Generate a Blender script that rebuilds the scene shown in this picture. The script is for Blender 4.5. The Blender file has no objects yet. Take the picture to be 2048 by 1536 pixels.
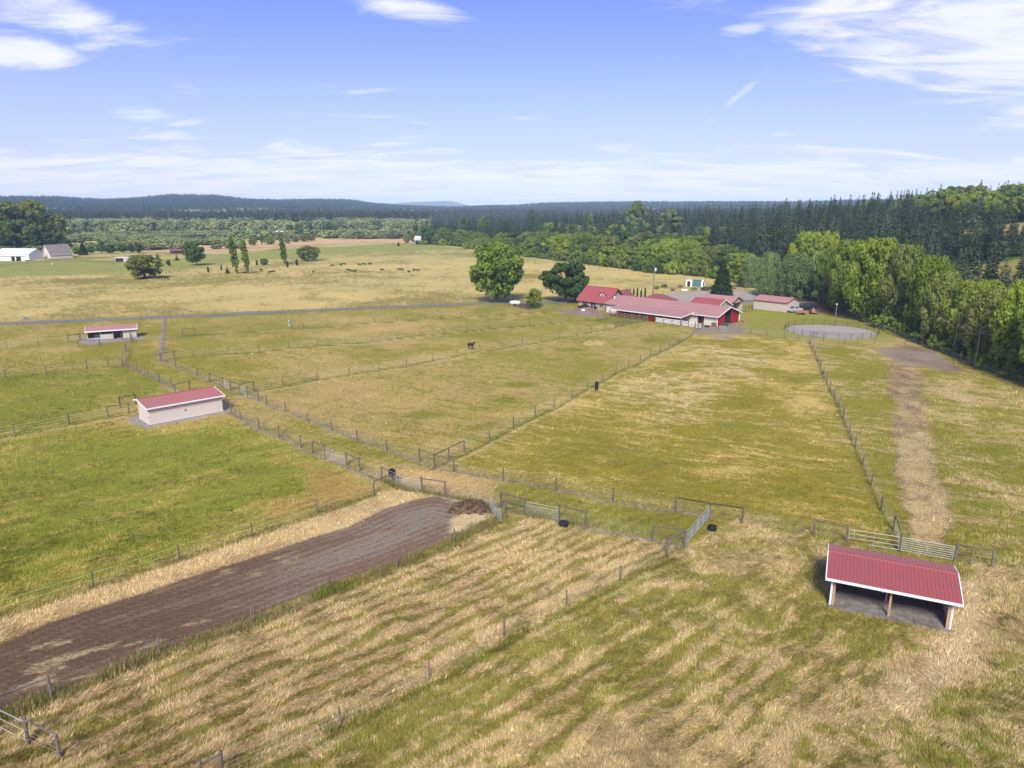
import bpy, math, random
import numpy as np
from mathutils import Vector, Matrix
random.seed(7); RNG = np.random.default_rng(11)
S = bpy.context.scene; COL = S.collection
# ---------------------------------------------------------------- camera, sky, sun, exposure
F = 1420.0; TH = math.atan((768-418)/F); H = 30.0; sT, cT = math.sin(TH), math.cos(TH)
cam = bpy.data.objects.new('camera', bpy.data.cameras.new('camera')); COL.objects.link(cam)
cam.location = (0, 0, H); cam.rotation_euler = (math.pi/2-TH, 0, 0)
cam.data.sensor_width = 36; cam.data.lens = 36*F/2048; cam.data.clip_end = 60000; cam.data.clip_start = .5
S.camera = cam
SUN_EL, SUN_AZ = math.radians(41), math.radians(186)      # azimuth clockwise from +y
sun = bpy.data.objects.new('sun', bpy.data.lights.new('sun', 'SUN')); COL.objects.link(sun)
sun.data.energy = 3.15; sun.data.angle = math.radians(16); sun.data.color = (1, .935, .82)
sd = Vector((math.sin(SUN_AZ)*math.cos(SUN_EL), math.cos(SUN_AZ)*math.cos(SUN_EL), math.sin(SUN_EL)))
sun.rotation_euler = sd.to_track_quat('Z', 'Y').to_euler()
S.view_settings.view_transform = 'Standard'; S.view_settings.look = 'None'
S.view_settings.exposure = 0.84; S.view_settings.gamma = 1.0; S.view_settings.use_curve_mapping = False
S.cycles.max_bounces = 6; S.cycles.volume_bounces = 0; S.cycles.transparent_max_bounces = 8
W = bpy.data.worlds.new('World'); S.world = W; W.use_nodes = True
class NT:
    def __init__(s, nt): s.t = nt; nt.nodes.clear()
    def n(s, ty, **k):
        o = s.t.nodes.new(ty)
        for a, b in k.items(): setattr(o, a, b)
        return o
    def put(s, sock, v):
        if isinstance(v, bpy.types.NodeSocket): s.t.links.new(v, sock)
        elif v is not None: sock.default_value = v
    def m(s, op, a, b=None, c=None, clamp=False):
        o = s.n('ShaderNodeMath', operation=op, use_clamp=clamp)
        s.put(o.inputs[0], a); s.put(o.inputs[1], b); s.put(o.inputs[2], c); return o.outputs[0]
    def vm(s, op, a, b=None):
        o = s.n('ShaderNodeVectorMath', operation=op); s.put(o.inputs[0], a); s.put(o.inputs[1], b)
        return o.outputs['Value' if op in ('DOT_PRODUCT', 'LENGTH') else 'Vector']
    def mix(s, f, a, b, ty='MIX'):
        o = s.n('ShaderNodeMix', data_type='RGBA', blend_type=ty, clamp_factor=True)
        s.put(o.inputs[0], f); s.put(o.inputs[6], a); s.put(o.inputs[7], b); return o.outputs[2]
    def noise(s, vec, sc, det=4, rough=.55, dim='3D', dist=0):
        o = s.n('ShaderNodeTexNoise', noise_dimensions=dim); s.put(o.inputs['Vector'], vec)
        o.inputs['Scale'].default_value = sc; o.inputs['Detail'].default_value = det
        o.inputs['Roughness'].default_value = rough; o.inputs['Distortion'].default_value = dist; return o.outputs['Fac']
    def ss(s, v, a, b):
        o = s.n('ShaderNodeMapRange', interpolation_type='SMOOTHSTEP'); s.put(o.inputs[0], v)
        o.inputs[1].default_value = a; o.inputs[2].default_value = b; return o.outputs[0]
def rgb(r, g, b): return (r, g, b, 1.0)
def pix_dir(px, py):
    u, v = (px-1024)/F, (py-768)/F
    d = Vector((u, cT-v*sT, -sT-v*cT)); d.normalize()
    return math.atan2(d.x, d.y), math.asin(d.z)
def build_sky():
    t = NT(W.node_tree)
    sky = t.n('ShaderNodeTexSky', sky_type='NISHITA', sun_disc=False)
    sky.sun_elevation = SUN_EL; sky.sun_rotation = SUN_AZ; sky.air_density = 1.0; sky.dust_density = .35; sky.ozone_density = 3.0
    tc = t.n('ShaderNodeTexCoord').outputs['Generated']
    sp = t.n('ShaderNodeSeparateXYZ'); t.put(sp.inputs[0], tc); X, Y, Z = sp.outputs
    az = t.m('ARCTAN2', X, Y); el = t.m('ARCSINE', Z)
    # cloud sheet coordinates: intersection with a high flat layer
    zz = t.m('ADD', t.m('MAXIMUM', Z, 0.0), .13)
    cb = t.n('ShaderNodeCombineXYZ'); t.put(cb.inputs[0], t.m('DIVIDE', X, zz)); t.put(cb.inputs[1], t.m('DIVIDE', Y, zz))
    mp = t.n('ShaderNodeMapping'); t.put(mp.inputs['Vector'], cb.outputs[0]); mp.inputs['Rotation'].default_value = (0, 0, math.radians(-38)); mp.inputs['Scale'].default_value = (.55, 1.25, 1)
    big = t.noise(mp.outputs[0], .8, 3, .5, '2D', .25)
    fine = t.noise(mp.outputs[0], 3.0, 10, .62, '2D', .45)
    wob = t.m('SUBTRACT', t.m('ADD', t.m('MULTIPLY', big, .45), t.m('MULTIPLY', fine, .75)), .6)
    # cloud banks: (px, py, half width px, half height px, tilt deg, strength) of their centres as seen from the farm
    banks = [(70, 18, 260, 58, 8, .86), (30, 92, 110, 42, 0, 1.0), (185, 88, 60, 18, -5, .6), (830, 22, 110, 30, 10, .55), (1880, 85, 340, 90, 8, .76),
             (1900, 30, 360, 75, -8, .66), (1990, 120, 200, 80, 12, .8), (2010, 245, 130, 34, -12, .6), (1640, 30, 130, 30, -22, .45), (1900, 190, 170, 34, 5, .5),
             (300, 232, 120, 22, 8, .62), (320, 268, 110, 16, 3, .62), (385, 300, 80, 12, 12, .5), (590, 142, 50, 8, 0, .5), (720, 182, 110, 8, -3, .48), (655, 170, 50, 6, 0, .5), (700, 318, 200, 30, 6, .50), (890, 304, 50, 12, 0, .5),
             (1480, 62, 50, 15, 0, .48), (1490, 180, 110, 9, -40, .5), (1590, 268, 80, 9, -8, .45), (1940, 305, 130, 12, -6, .34), (1750, 296, 70, 7, -5, .26),
             (1320, 347, 60, 10, 0, .42), (1480, 366, 430, 22, -2, .40), (420, 372, 600, 34, 0, .62), (60, 345, 190, 22, 2, .46), (1900, 360, 300, 26, -4, .4)]
    cov = None
    for px, py, w, h, tilt, st in banks:
        a0, e0 = pix_dir(px, py); a1, _ = pix_dir(px+w, py); _, e1 = pix_dir(px, py-h)
        wa, we = abs(a1-a0), abs(e1-e0)
        c, s_ = math.cos(math.radians(tilt)), math.sin(math.radians(tilt))
        da = t.m('SUBTRACT', az, a0); de = t.m('SUBTRACT', el, e0)
        u = t.m('ADD', t.m('MULTIPLY', da, c/wa), t.m('MULTIPLY', de, -s_/wa))
        v = t.m('ADD', t.m('MULTIPLY', da, s_/we*(we/wa)**0), t.m('MULTIPLY', de, c/we))
        q = t.m('SQRT', t.m('ADD', t.m('MULTIPLY', u, u), t.m('MULTIPLY', v, v)))
        b = t.m('MULTIPLY', t.ss(q, 1.6, .3), st*1.2)
        cov = b if cov is None else t.m('MAXIMUM', cov, b)
    hor = t.m('MULTIPLY', t.ss(el, .105, .014), 1.3)
    cov = t.m('MAXIMUM', cov, hor)
    # a thin broken layer over the rest of the sky, denser overhead of the horizon
    cov = t.m('MAXIMUM', cov, t.m('MULTIPLY', t.ss(el, .30, .55), .32))
    dens = t.ss(t.m('ADD', t.m('MULTIPLY', wob, 3.0), cov), .26, 1.15)
    dens = t.m('MULTIPLY', dens, t.ss(Z, -.05, .01))
    veil = t.m('ADD', t.m('MULTIPLY', t.ss(el, .27, .02), .38), .08)
    base = t.mix(1.0, sky.outputs[0], rgb(.64, .655, 1.20), 'MULTIPLY')
    base = t.mix(veil, base, rgb(6.5, 6.75, 9.2))
    shade = t.ss(fine, .3, .7)
    ccol = t.mix(shade, rgb(6.1, 6.5, 7.2), rgb(7.0, 7.1, 7.3))
    out = t.mix(dens, base, ccol)
    bg = t.n('ShaderNodeBackground'); t.put(bg.inputs[0], out); bg.inputs[1].default_value = .077
    o = t.n('ShaderNodeOutputWorld'); t.put(o.inputs[0], bg.outputs[0])
build_sky()

# ---------------------------------------------------------------- places
def G(px, py, z=0.0):
    """ground point (height z) that lies under pixel px,py of the survey photograph"""
    u, v = (px-1024)/F, (py-768)/F
    t = (H-z)/(sT+v*cT)
    return (u*t, t*(cT-v*sT))
def ztop(py, y):
    v = (py-768)/F
    return H - y*(v*cT+sT)/(cT-v*sT)
def sstep(x, a, b):
    t = np.clip((x-a)/(b-a), 0, 1); return t*t*(3-2*t)
def _h(ix, iy, seed):
    h = (ix*374761393 + iy*668265263 + seed*974634777) & 0xffffffff
    h = ((h ^ (h >> 13))*1274126177) & 0xffffffff
    return ((h ^ (h >> 16)) & 0xffff)/65535.0
def vn(x, y, seed=0):
    x = np.asarray(x, float); y = np.asarray(y, float)
    ix = np.floor(x).astype(np.int64); iy = np.floor(y).astype(np.int64); fx = x-ix; fy = y-iy
    fx = fx*fx*(3-2*fx); fy = fy*fy*(3-2*fy)
    a = _h(ix, iy, seed); b = _h(ix+1, iy, seed); c = _h(ix, iy+1, seed); d = _h(ix+1, iy+1, seed)
    return a+(b-a)*fx+(c-a)*fy+(a-b-c+d)*fx*fy
def fbm(x, y, seed=0, octs=4, gain=.5):
    s = 0; amp = 1; tot = 0
    for i in range(octs):
        s = s+amp*vn(x*2**i+i*17.3, y*2**i-i*9.1, seed+i); tot += amp; amp *= gain
    return s/tot
RIDGE = [(-900, 404), (-300, 400), (0, 400), (100, 400), (205, 404), (260, 402), (300, 399), (345, 395), (430, 396), (470, 400), (512, 403), (560, 403), (640, 402), (700, 403), (740, 408), (800, 413), (900, 416), (1024, 412), (1100, 408), (1300, 406), (1500, 407), (1600, 407), (1700, 405), (2100, 404), (3000, 400)]
RX = np.array([pix_dir(a, b)[0] for a, b in RIDGE]); RZ = np.array([H+(418-b)/F*3900-21 for a, b in RIDGE])
def terrain(x, y):
    x = np.asarray(x, float); y = np.asarray(y, float)
    r = np.hypot(x, y); az = np.arctan2(x, y)
    hill = 26*sstep(x-.10*y, 95, 275)*sstep(y, 80, 320)*(1-sstep(y, 520, 820))*(.85+.3*vn(x/90, y/90, 5))
    far = np.interp(az, RX, RZ)*sstep(r, 1750, 3900)*(1+.0*r)
    far = far*(1-sstep(r, 4400, 5600)*.6)*(y > 0)
    mid = 7*sstep(r, 520, 800)*sstep(az, .05, .30)*(1-sstep(r, 1400, 1750))
    return hill+far+mid
def T1(x, y): return float(terrain(x, y))
def dseg(X, Y, P, Q):
    dx, dy = Q[0]-P[0], Q[1]-P[1]; L = dx*dx+dy*dy+1e-9
    t = np.clip(((X-P[0])*dx+(Y-P[1])*dy)/L, 0, 1)
    return np.hypot(X-P[0]-t*dx, Y-P[1]-t*dy)
def dline(X, Y, pts):
    d = 1e9
    for a, b in zip(pts[:-1], pts[1:]): d = np.minimum(d, dseg(X, Y, a, b))
    return d
def sdpoly(X, Y, pts):
    """signed distance, negative inside"""
    d = dline(X, Y, pts+[pts[0]]); ins = np.zeros(X.shape, bool)
    for (x0, y0), (x1, y1) in zip(pts, pts[1:]+pts[:1]):
        c = ((y0 > Y) != (y1 > Y)); xx = (x1-x0)*(Y-y0)/((y1-y0) if y1 != y0 else 1e-9)+x0
        ins ^= c & (X < xx)
    return np.where(ins, -d, d)
def GP(lst): return [G(*p) for p in lst]

# ---------------------------------------------------------------- object helpers
def tag(o, label=None, cat=None, group=None, kind=None):
    if label: o['label'] = label
    if cat: o['category'] = cat
    if group: o['group'] = group
    if kind: o['kind'] = kind
    return o
def empty(name, loc, rz=0, label=None, cat=None, group=None):
    o = bpy.data.objects.new(name, None); COL.objects.link(o); o.location = loc; o.rotation_euler = (0, 0, rz); o.empty_display_size = .3
    return tag(o, label, cat, group)
def link(name, me, parent=None, loc=(0, 0, 0), rot=None, scale=None):
    o = bpy.data.objects.new(name, me); COL.objects.link(o); o.location = loc
    if rot: o.rotation_euler = rot
    if scale: o.scale = scale
    if parent: o.parent = parent
    return o
def np_mesh(name, V, Fc, mat=None, smooth=False, attrs=None):
    """V (n,3), Fc (m,k) index array"""
    me = bpy.data.meshes.new(name); V = np.ascontiguousarray(V, np.float32); Fc = np.ascontiguousarray(Fc, np.int32)
    k = Fc.shape[1]; me.vertices.add(len(V)); me.vertices.foreach_set('co', V.ravel())
    me.loops.add(Fc.size); me.loops.foreach_set('vertex_index', Fc.ravel())
    me.polygons.add(len(Fc)); me.polygons.foreach_set('loop_start', np.arange(0, Fc.size, k, dtype=np.int32)); me.polygons.foreach_set('loop_total', np.full(len(Fc), k, np.int32))
    if smooth: me.polygons.foreach_set('use_smooth', np.ones(len(Fc), bool))
    for nm, (ty, arr) in (attrs or {}).items():
        a = me.attributes.new(nm, ty, 'POINT'); arr = np.ascontiguousarray(arr, np.float32)
        a.data.foreach_set('value' if ty == 'FLOAT' else ('color' if ty == 'FLOAT_COLOR' else 'vector'), arr.ravel())
    me.update(calc_edges=True)
    if mat: me.materials.append(mat)
    return me
class MB:
    def __init__(s): s.v = []; s.f = []
    def quad(s, *p):
        i = len(s.v); s.v += [tuple(q) for q in p]; s.f.append(tuple(range(i, i+len(p)))); return s
    def hexa(s, b, t):
        i = len(s.v); n = len(b); s.v += [tuple(q) for q in b]+[tuple(q) for q in t]
        s.f.append(tuple(range(i+n-1, i-1, -1))); s.f.append(tuple(range(i+n, i+2*n)))
        for k in range(n): j = (k+1) % n; s.f.append((i+k, i+j, i+n+j, i+n+k))
        return s
    def box(s, x0, x1, y0, y1, z0, z1):
        return s.hexa([(x0, y0, z0), (x1, y0, z0), (x1, y1, z0), (x0, y1, z0)], [(x0, y0, z1), (x1, y0, z1), (x1, y1, z1), (x0, y1, z1)])
    def beam(s, p, q, w, h=None):
        h = h or w; p = Vector(p); q = Vector(q); d = (q-p).normalized()
        a = d.cross(Vector((0, 0, 1)));
        if a.length < 1e-3: a = Vector((1, 0, 0))
        a.normalize(); b = a.cross(d).normalized(); a *= w/2; b *= h/2
        return s.hexa([p-a-b, p+a-b, p+a+b, p-a+b], [q-a-b, q+a-b, q+a+b, q-a+b])
    def tube(s, p, q, r, n=5, r2=None):
        p = Vector(p); q = Vector(q); d = (q-p).normalized(); a = d.cross(Vector((0, 0, 1)))
        if a.length < 1e-3: a = Vector((1, 0, 0))
        a.normalize(); b = a.cross(d); r2 = r if r2 is None else r2
        R = [(a*math.cos(k*2*math.pi/n)+b*math.sin(k*2*math.pi/n)) for k in range(n)]
        return s.hexa([p+e*r for e in R], [q+e*r2 for e in R])
    def mesh(s, name, mat, off=(0, 0, 0)):
        me = bpy.data.meshes.new(name); me.from_pydata([(a-off[0], b-off[1], c-off[2]) for a, b, c in s.v], [], s.f); me.update()
        if mat: me.materials.append(mat)
        return me
    def build(s, name, mat, parent=None, smooth=False, origin=None):
        """world-space shapes linked under parent (unrotated)"""
        off = Vector(origin) if origin is not None else (parent_world(parent) if parent else Vector((0, 0, 0)))
        me = s.mesh(name, mat, off)
        if smooth: me.polygons.foreach_set('use_smooth', [True]*len(me.polygons))
        pw = parent_world(parent) if parent else Vector((0, 0, 0))
        return link(name, me, parent, off-pw)
def parent_world(o):
    v = Vector((0, 0, 0))
    while o: v += o.location; o = o.parent
    return v
class Fr:
    def __init__(s, o, d, z=0.0, flip=False):
        L = math.hypot(*d); s.o = o; s.d = (d[0]/L, d[1]/L); s.n = (-s.d[1], s.d[0]); s.z = z
        if flip: s.n = (s.d[1], -s.d[0])
    def __call__(s, a, b, z=0.0): return (s.o[0]+a*s.d[0]+b*s.n[0], s.o[1]+a*s.d[1]+b*s.n[1], s.z+z)
def fbox(mb, fr, a0, a1, b0, b1, z0, z1):
    return mb.hexa([fr(a0, b0, z0), fr(a1, b0, z0), fr(a1, b1, z0), fr(a0, b1, z0)], [fr(a0, b0, z1), fr(a1, b0, z1), fr(a1, b1, z1), fr(a0, b1, z1)])

# ---------------------------------------------------------------- materials
def mat(name, col, rough=.8, var=.25, sc=3.0, col2=None, bump=0.0, metal=0.0, spec=.3, stretch=(1, 1, 1), rnd=0.0, sc2=None):
    m = bpy.data.materials.new(name); m.use_nodes = True; t = NT(m.node_tree)
    pos = t.n('ShaderNodeNewGeometry').outputs['Position']
    mp = t.n('ShaderNodeMapping'); t.put(mp.inputs[0], pos); mp.inputs['Scale'].default_value = stretch
    f = t.noise(mp.outputs[0], sc, 6, .62)
    c2 = col2 or tuple(c*.45 for c in col)
    f = t.m('ADD', t.m('MULTIPLY', f, .7), t.m('MULTIPLY', t.noise(mp.outputs[0], sc*.17, 3), .3))
    c = t.mix(t.m('MULTIPLY', t.ss(f, .40, .62), min(1, var*1.6)), rgb(*col), rgb(*c2))
    if rnd:
        r = t.n('ShaderNodeObjectInfo').outputs['Random']
        c = t.mix(1.0, c, t.mix(r, rgb(1-rnd, 1-rnd, 1-rnd), rgb(1+rnd, 1+rnd, 1+rnd)), 'MULTIPLY')
    b = t.n('ShaderNodeBsdfPrincipled'); t.put(b.inputs['Base Color'], c); b.inputs['Roughness'].default_value = rough
    b.inputs['Metallic'].default_value = metal; b.inputs['Specular IOR Level'].default_value = spec
    if bump:
        bp = t.n('ShaderNodeBump'); bp.inputs['Strength'].default_value = bump; bp.inputs['Distance'].default_value = .05; t.put(bp.inputs['Height'], f); t.put(b.inputs['Normal'], bp.outputs[0])
    o = t.n('ShaderNodeOutputMaterial'); t.put(o.inputs[0], b.outputs[0]); return m
M = dict(
    post=mat('weathered_wood', (.17, .152, .13), .9, .6, 6, (.08, .07, .06), .4, rnd=.2),
    rail=mat('grey_rail_wood', (.16, .145, .13), .9, .6, 6, (.07, .062, .056), .4),
    wire=mat('fence_wire', (.30, .30, .27), .55, .3, 2, metal=.3),
    tape=mat('white_wire', (.58, .56, .46), .6, .2, 2),
    galv=mat('galvanised_steel', (.44, .455, .47), .5, .25, 4, (.33, .345, .36), metal=.2),
    darkpipe=mat('dark_pipe', (.045, .05, .055), .5, .3, 3),
    redroof=mat('red_metal_roof', (.32, .080, .082), .6, .45, 1.3, (.27, .085, .085), 0, .0, .2),
    fadedroof=mat('faded_red_metal_roof', (.39, .14, .13), .6, .6, 1.2, (.32, .15, .135), 0, 0, .2),
    pinkroof=mat('pink_faded_metal_roof', (.385, .205, .190), .6, .5, .9, (.34, .175, .16), 0, 0, .2),
    brownroof=mat('brown_red_roof', (.24, .085, .08), .6, .4, 1.2, (.17, .07, .065)),
    white=mat('white_trim_paint', (.78, .78, .77), .6, .15, 3, (.6, .6, .58)),
    beige=mat('beige_siding', (.50, .44, .38), .75, .25, 1.5, (.42, .37, .32)),
    cream=mat('cream_siding', (.62, .55, .49), .75, .3, 1.2, (.60, .53, .47)),
    tan=mat('tan_siding', (.42, .33, .245), .8, .3, 2, (.28, .22, .16)),
    greysid=mat('grey_green_siding', (.34, .35, .31), .8, .25, 1.5, (.28, .29, .26)),
    olive=mat('olive_shingle_siding', (.16, .15, .115), .85, .3, 2, (.12, .115, .09)),
    red=mat('barn_red_paint', (.30, .018, .022), .65, .3, 2, (.22, .015, .018)),
    dark=mat('dark_interior_shade', (.030, .027, .025), .9, .4, 2),  # near-black colour that stands in for shade inside openings
    wood=mat('new_lumber', (.50, .33, .19), .8, .4, 5, (.28, .15, .08), .2),
    oldwood=mat('brown_boards', (.26, .15, .095), .85, .5, 5, (.15, .09, .06), .2),
    concrete=mat('mat_floor', (.235, .215, .20), .9, .8, 1.6, (.14, .125, .115), .3),
    rubber=mat('black_rubber', (.018, .020, .024), .55, .3, 5),
    water=mat('trough_water', (.02, .025, .03), .06, .1, 2, spec=.6),
    glass=mat('window_glass', (.05, .07, .09), .08, .2, 2, spec=.8),
    gravel=mat('grey_gravel', (.30, .285, .28), .95, .8, 7, (.17, .155, .15), .8),
    road=mat('asphalt', (.19, .185, .185), .9, .5, .6, (.15, .145, .145), .2),
    sand=mat('arena_sand', (.35, .315, .275), .95, .4, .5, (.29, .26, .23), .2),
    darkdirt=mat('dark_yard_dirt', (.10, .085, .075), .95, .6, .8, (.06, .05, .045), .3),
    dung=mat('manure', (.15, .088, .048), .95, 1, 3.5, (.035, .022, .014), 1.0),
    straw=mat('straw', (.48, .37, .20), .95, .7, 3.5, (.30, .22, .11), .8),
    bark=mat('bark', (.13, .105, .085), .9, .6, 3, (.06, .05, .04), .5),
    deadwood=mat('pale_dead_wood', (.32, .29, .25), .9, .5, 3, (.2, .18, .16)),
    cow=mat('black_hide', (.014, .012, .012), .7, .3, 2), calf=mat('pale_hide', (.42, .30, .20), .75, .3, 2),
    horse_w=mat('grey_white_coat', (.66, .64, .62), .7, .2, 2), horse_b=mat('dark_bay_coat', (.045, .026, .02), .5, .3, 2), horse_k=mat('black_coat', (.014, .014, .019), .42, .3, 2),
    blue=mat('blue_metal_wall', (.16, .32, .55), .5, .2, 1), greyroof=mat('grey_roof', (.20, .19, .19), .8, .3, 1.5),
    brownsh=mat('weathered_shingle', (.22, .19, .175), .85, .4, .8, (.16, .14, .13)), purple=mat('slate_roof', (.07, .065, .09), .8, .2, 1),
    teal=mat('blue_green_cover', (.05, .14, .16), .5, .2, 1), redpl=mat('bright_red', (.55, .02, .03), .5, .2, 2),
    truck=mat('dark_blue_car_paint', (.018, .026, .045), .22, .2, 1, spec=.6), silver=mat('silver_car_paint', (.42, .45, .50), .25, .1, 1, spec=.6),
    rust=mat('rusty_orange_metal', (.42, .20, .13), .7, .6, 3, (.25, .11, .07)), tyre=mat('tyre', (.02, .02, .02), .8, .2, 3), blackcloth=mat('black_fabric', (.012, .014, .018), .8, .2, 4))
# ---------------------------------------------------------------- ground
F1 = GP([(329, 638), (321, 722), (352, 737), (395, 752), (420, 764), (447, 774), (461, 780), (481, 787), (495, 791), (517, 801), (533, 809), (572, 824), (616, 843), (663, 861), (715, 881), (774, 902), (839, 924), (869, 935), (907, 944), (1006, 962), (1112, 982), (1226, 1003), (1352, 1024), (1418, 1036)])
F2 = GP([(281, 641), (270, 662), (262, 682), (253, 704), (245, 733), (256, 735), (275, 743), (297, 753), (319, 763), (343, 775), (447, 822), (463, 829), (481, 838), (518, 857), (558, 875), (602, 895), (626, 907), (651, 916), (693, 932), (720, 943), (764, 960), (791, 974), (844, 984), (890, 991), (1002, 1015), (1050, 1028), (1118, 1041), (1171, 1054), (1305, 1081), (1369, 1093)])
F3 = GP([(1369, 1093), (1333, 1111), (1240, 1160), (1133, 1213), (1008, 1275), (859, 1360), (682, 1452), (445, 1558)])
F4 = GP([(1009, 1032), (909, 1085), (795, 1135), (661, 1184), (504, 1250), (320, 1310), (105, 1400), (-40, 1452)])
F5 = GP([(748, 990), (635, 1028), (505, 1071), (359, 1120), (187, 1176), (-10, 1238), (-200, 1300)])
F13 = GP([(1799, 1102), (1788, 1062), (1762, 1020), (1742, 974), (1726, 931), (1711, 897), (1699, 866), (1687, 838), (1678, 815), (1669, 796), (1660, 780), (1653, 763), (1647, 749), (1641, 734), (1636, 722), (1631, 710), (1626, 699), (1621, 689), (1618, 683)])
F12 = GP([(869, 935), (928, 905), (979, 880), (1027, 855), (1070, 832), (1108, 815), (1144, 796), (1176, 776), (1205, 762), (1232, 746), (1257, 735), (1280, 724), (1301, 712), (1321, 704), (1339, 694), (1357, 686), (1373, 677), (1388, 665)])
F11 = GP([(481, 787), (508, 781), (565, 772), (634, 760), (699, 749), (758, 740), (813, 732), (865, 721), (914, 712), (960, 702), (1004, 697), (1045, 689), (1083, 684), (1119, 677), (1154, 670), (1183, 664), (1210, 660), (1231, 656)])
F10 = GP([(321, 722), (349, 718), (387, 715), (457, 709), (518, 704), (578, 697), (635, 692), (691, 687), (743, 684), (794, 677), (842, 671), (888, 666), (934, 663), (977, 657), (1019, 655), (1059, 651), (1099, 647), (1136, 643)])
F9 = GP([(366, 671), (389, 670), (445, 666), (500, 663), (554, 659), (607, 656), (655, 654), (702, 649), (749, 645), (794, 642), (838, 639), (881, 637), (922, 634), (963, 632), (1003, 630), (1041, 627), (1096, 623), (1122, 622)])
F7 = GP([(-60, 763), (11, 756), (93, 747), (175, 738), (217, 734), (245, 733)])
F6 = GP([(-60, 883), (29, 870), (139, 849), (217, 834), (258, 827)])
F8 = GP([(-50, 701), (14, 696), (77, 692), (137, 684), (163, 682)])
F15 = GP([(1680, 628), (1696, 634), (1713, 640), (1730, 646), (1748, 655), (1767, 662), (1789, 671), (1810, 679), (1835, 688), (1862, 699), (1889, 708), (1921, 725), (1962, 740), (2000, 754), (2038, 768), (2100, 793)])
F14 = GP([(1438, 662), (1458, 662), (1478, 662), (1502, 668), (1534, 672), (1569, 676), (1596, 683), (1618, 683), (1647, 683), (1689, 688), (1715, 688), (1749, 688), (1810, 690), (1835, 688)])
FR = GP([(1369, 1093), (1418, 1036), (1484, 1046), (1627, 1072), (1693, 1085), (1799, 1102), (1908, 1122), (1983, 1135), (2150, 1165)])
ROADF = GP([(-120, 656), (-60, 654), (33, 652), (86, 650), (135, 647), (186, 645), (236, 643), (281, 641), (331, 639), (377, 637), (424, 634), (469, 632), (515, 631), (561, 629), (604, 627), (644, 625), (680, 622), (722, 620), (763, 619), (803, 617), (843, 615), (881, 614), (919, 612), (958, 611)])
ROADB = GP([(-120, 648), (-60, 646), (0, 645), (52, 643), (103, 642), (151, 639), (200, 638), (248, 635), (295, 633), (340, 632), (385, 630), (430, 628), (475, 626), (519, 624), (565, 622), (610, 620), (652, 618), (694, 616), (735, 615), (775, 613), (815, 611), (853, 609), (890, 608), (927, 606), (963, 605), (1000, 603), (1040, 602), (1080, 601), (1120, 600)])
EDGE = [(830, 489), (870, 488), (940, 497), (1000, 505), (1061, 515), (1124, 522), (1224, 535), (1299, 545), (1374, 550), (1424, 556), (1480, 568), (1540, 585), (1600, 598), (1660, 612), (1700, 630), (1760, 655), (1850, 690), (1950, 728), (2048, 766), (2250, 850)]
EW = GP(EDGE); EAZ = np.array([math.atan2(x, y) for x, y in EW]); ER = np.array([math.hypot(x, y) for x, y in EW])
DIRT = GP([(-300, 1370), (0, 1290), (90, 1250), (181, 1219), (362, 1161), (543, 1103), (700, 1051), (771, 1015), (827, 1001), (868, 991), (915, 1002), (985, 1022), (1000, 1036), (960, 1058), (905, 1078), (790, 1128), (650, 1176), (500, 1238), (320, 1302), (150, 1370), (0, 1430), (-300, 1540)])
PAD = GP([(1748, 699), (1790, 694), (1835, 692), (1862, 702), (1932, 742), (1905, 745), (1850, 735), (1800, 728)])
PATH = GP([(1772, 725), (1838, 732), (1850, 800), (1868, 900), (1885, 1000), (1888, 1090), (1812, 1085), (1803, 1000), (1798, 900), (1785, 800)])
GREEN = np.array([.245, .228, .034]); GREEN2 = np.array([.26, .222, .03]); STRAW = np.array([.50, .385, .185]); PALE = np.array([.62, .49, .27]); GOLD = np.array([.40, .28, .085])
VIV = np.array([.215, .230, .032]); DRYG = np.array([.30, .245, .08]); BROWN = np.array([.140, .088, .056]); BROWN2 = np.array([.205, .140, .088]); GREYD = np.array([.265, .222, .178]); DARKG = np.array([.05, .075, .018])
SD = np.array([.745, .668]); SN = np.array([-.668, .745])
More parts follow.
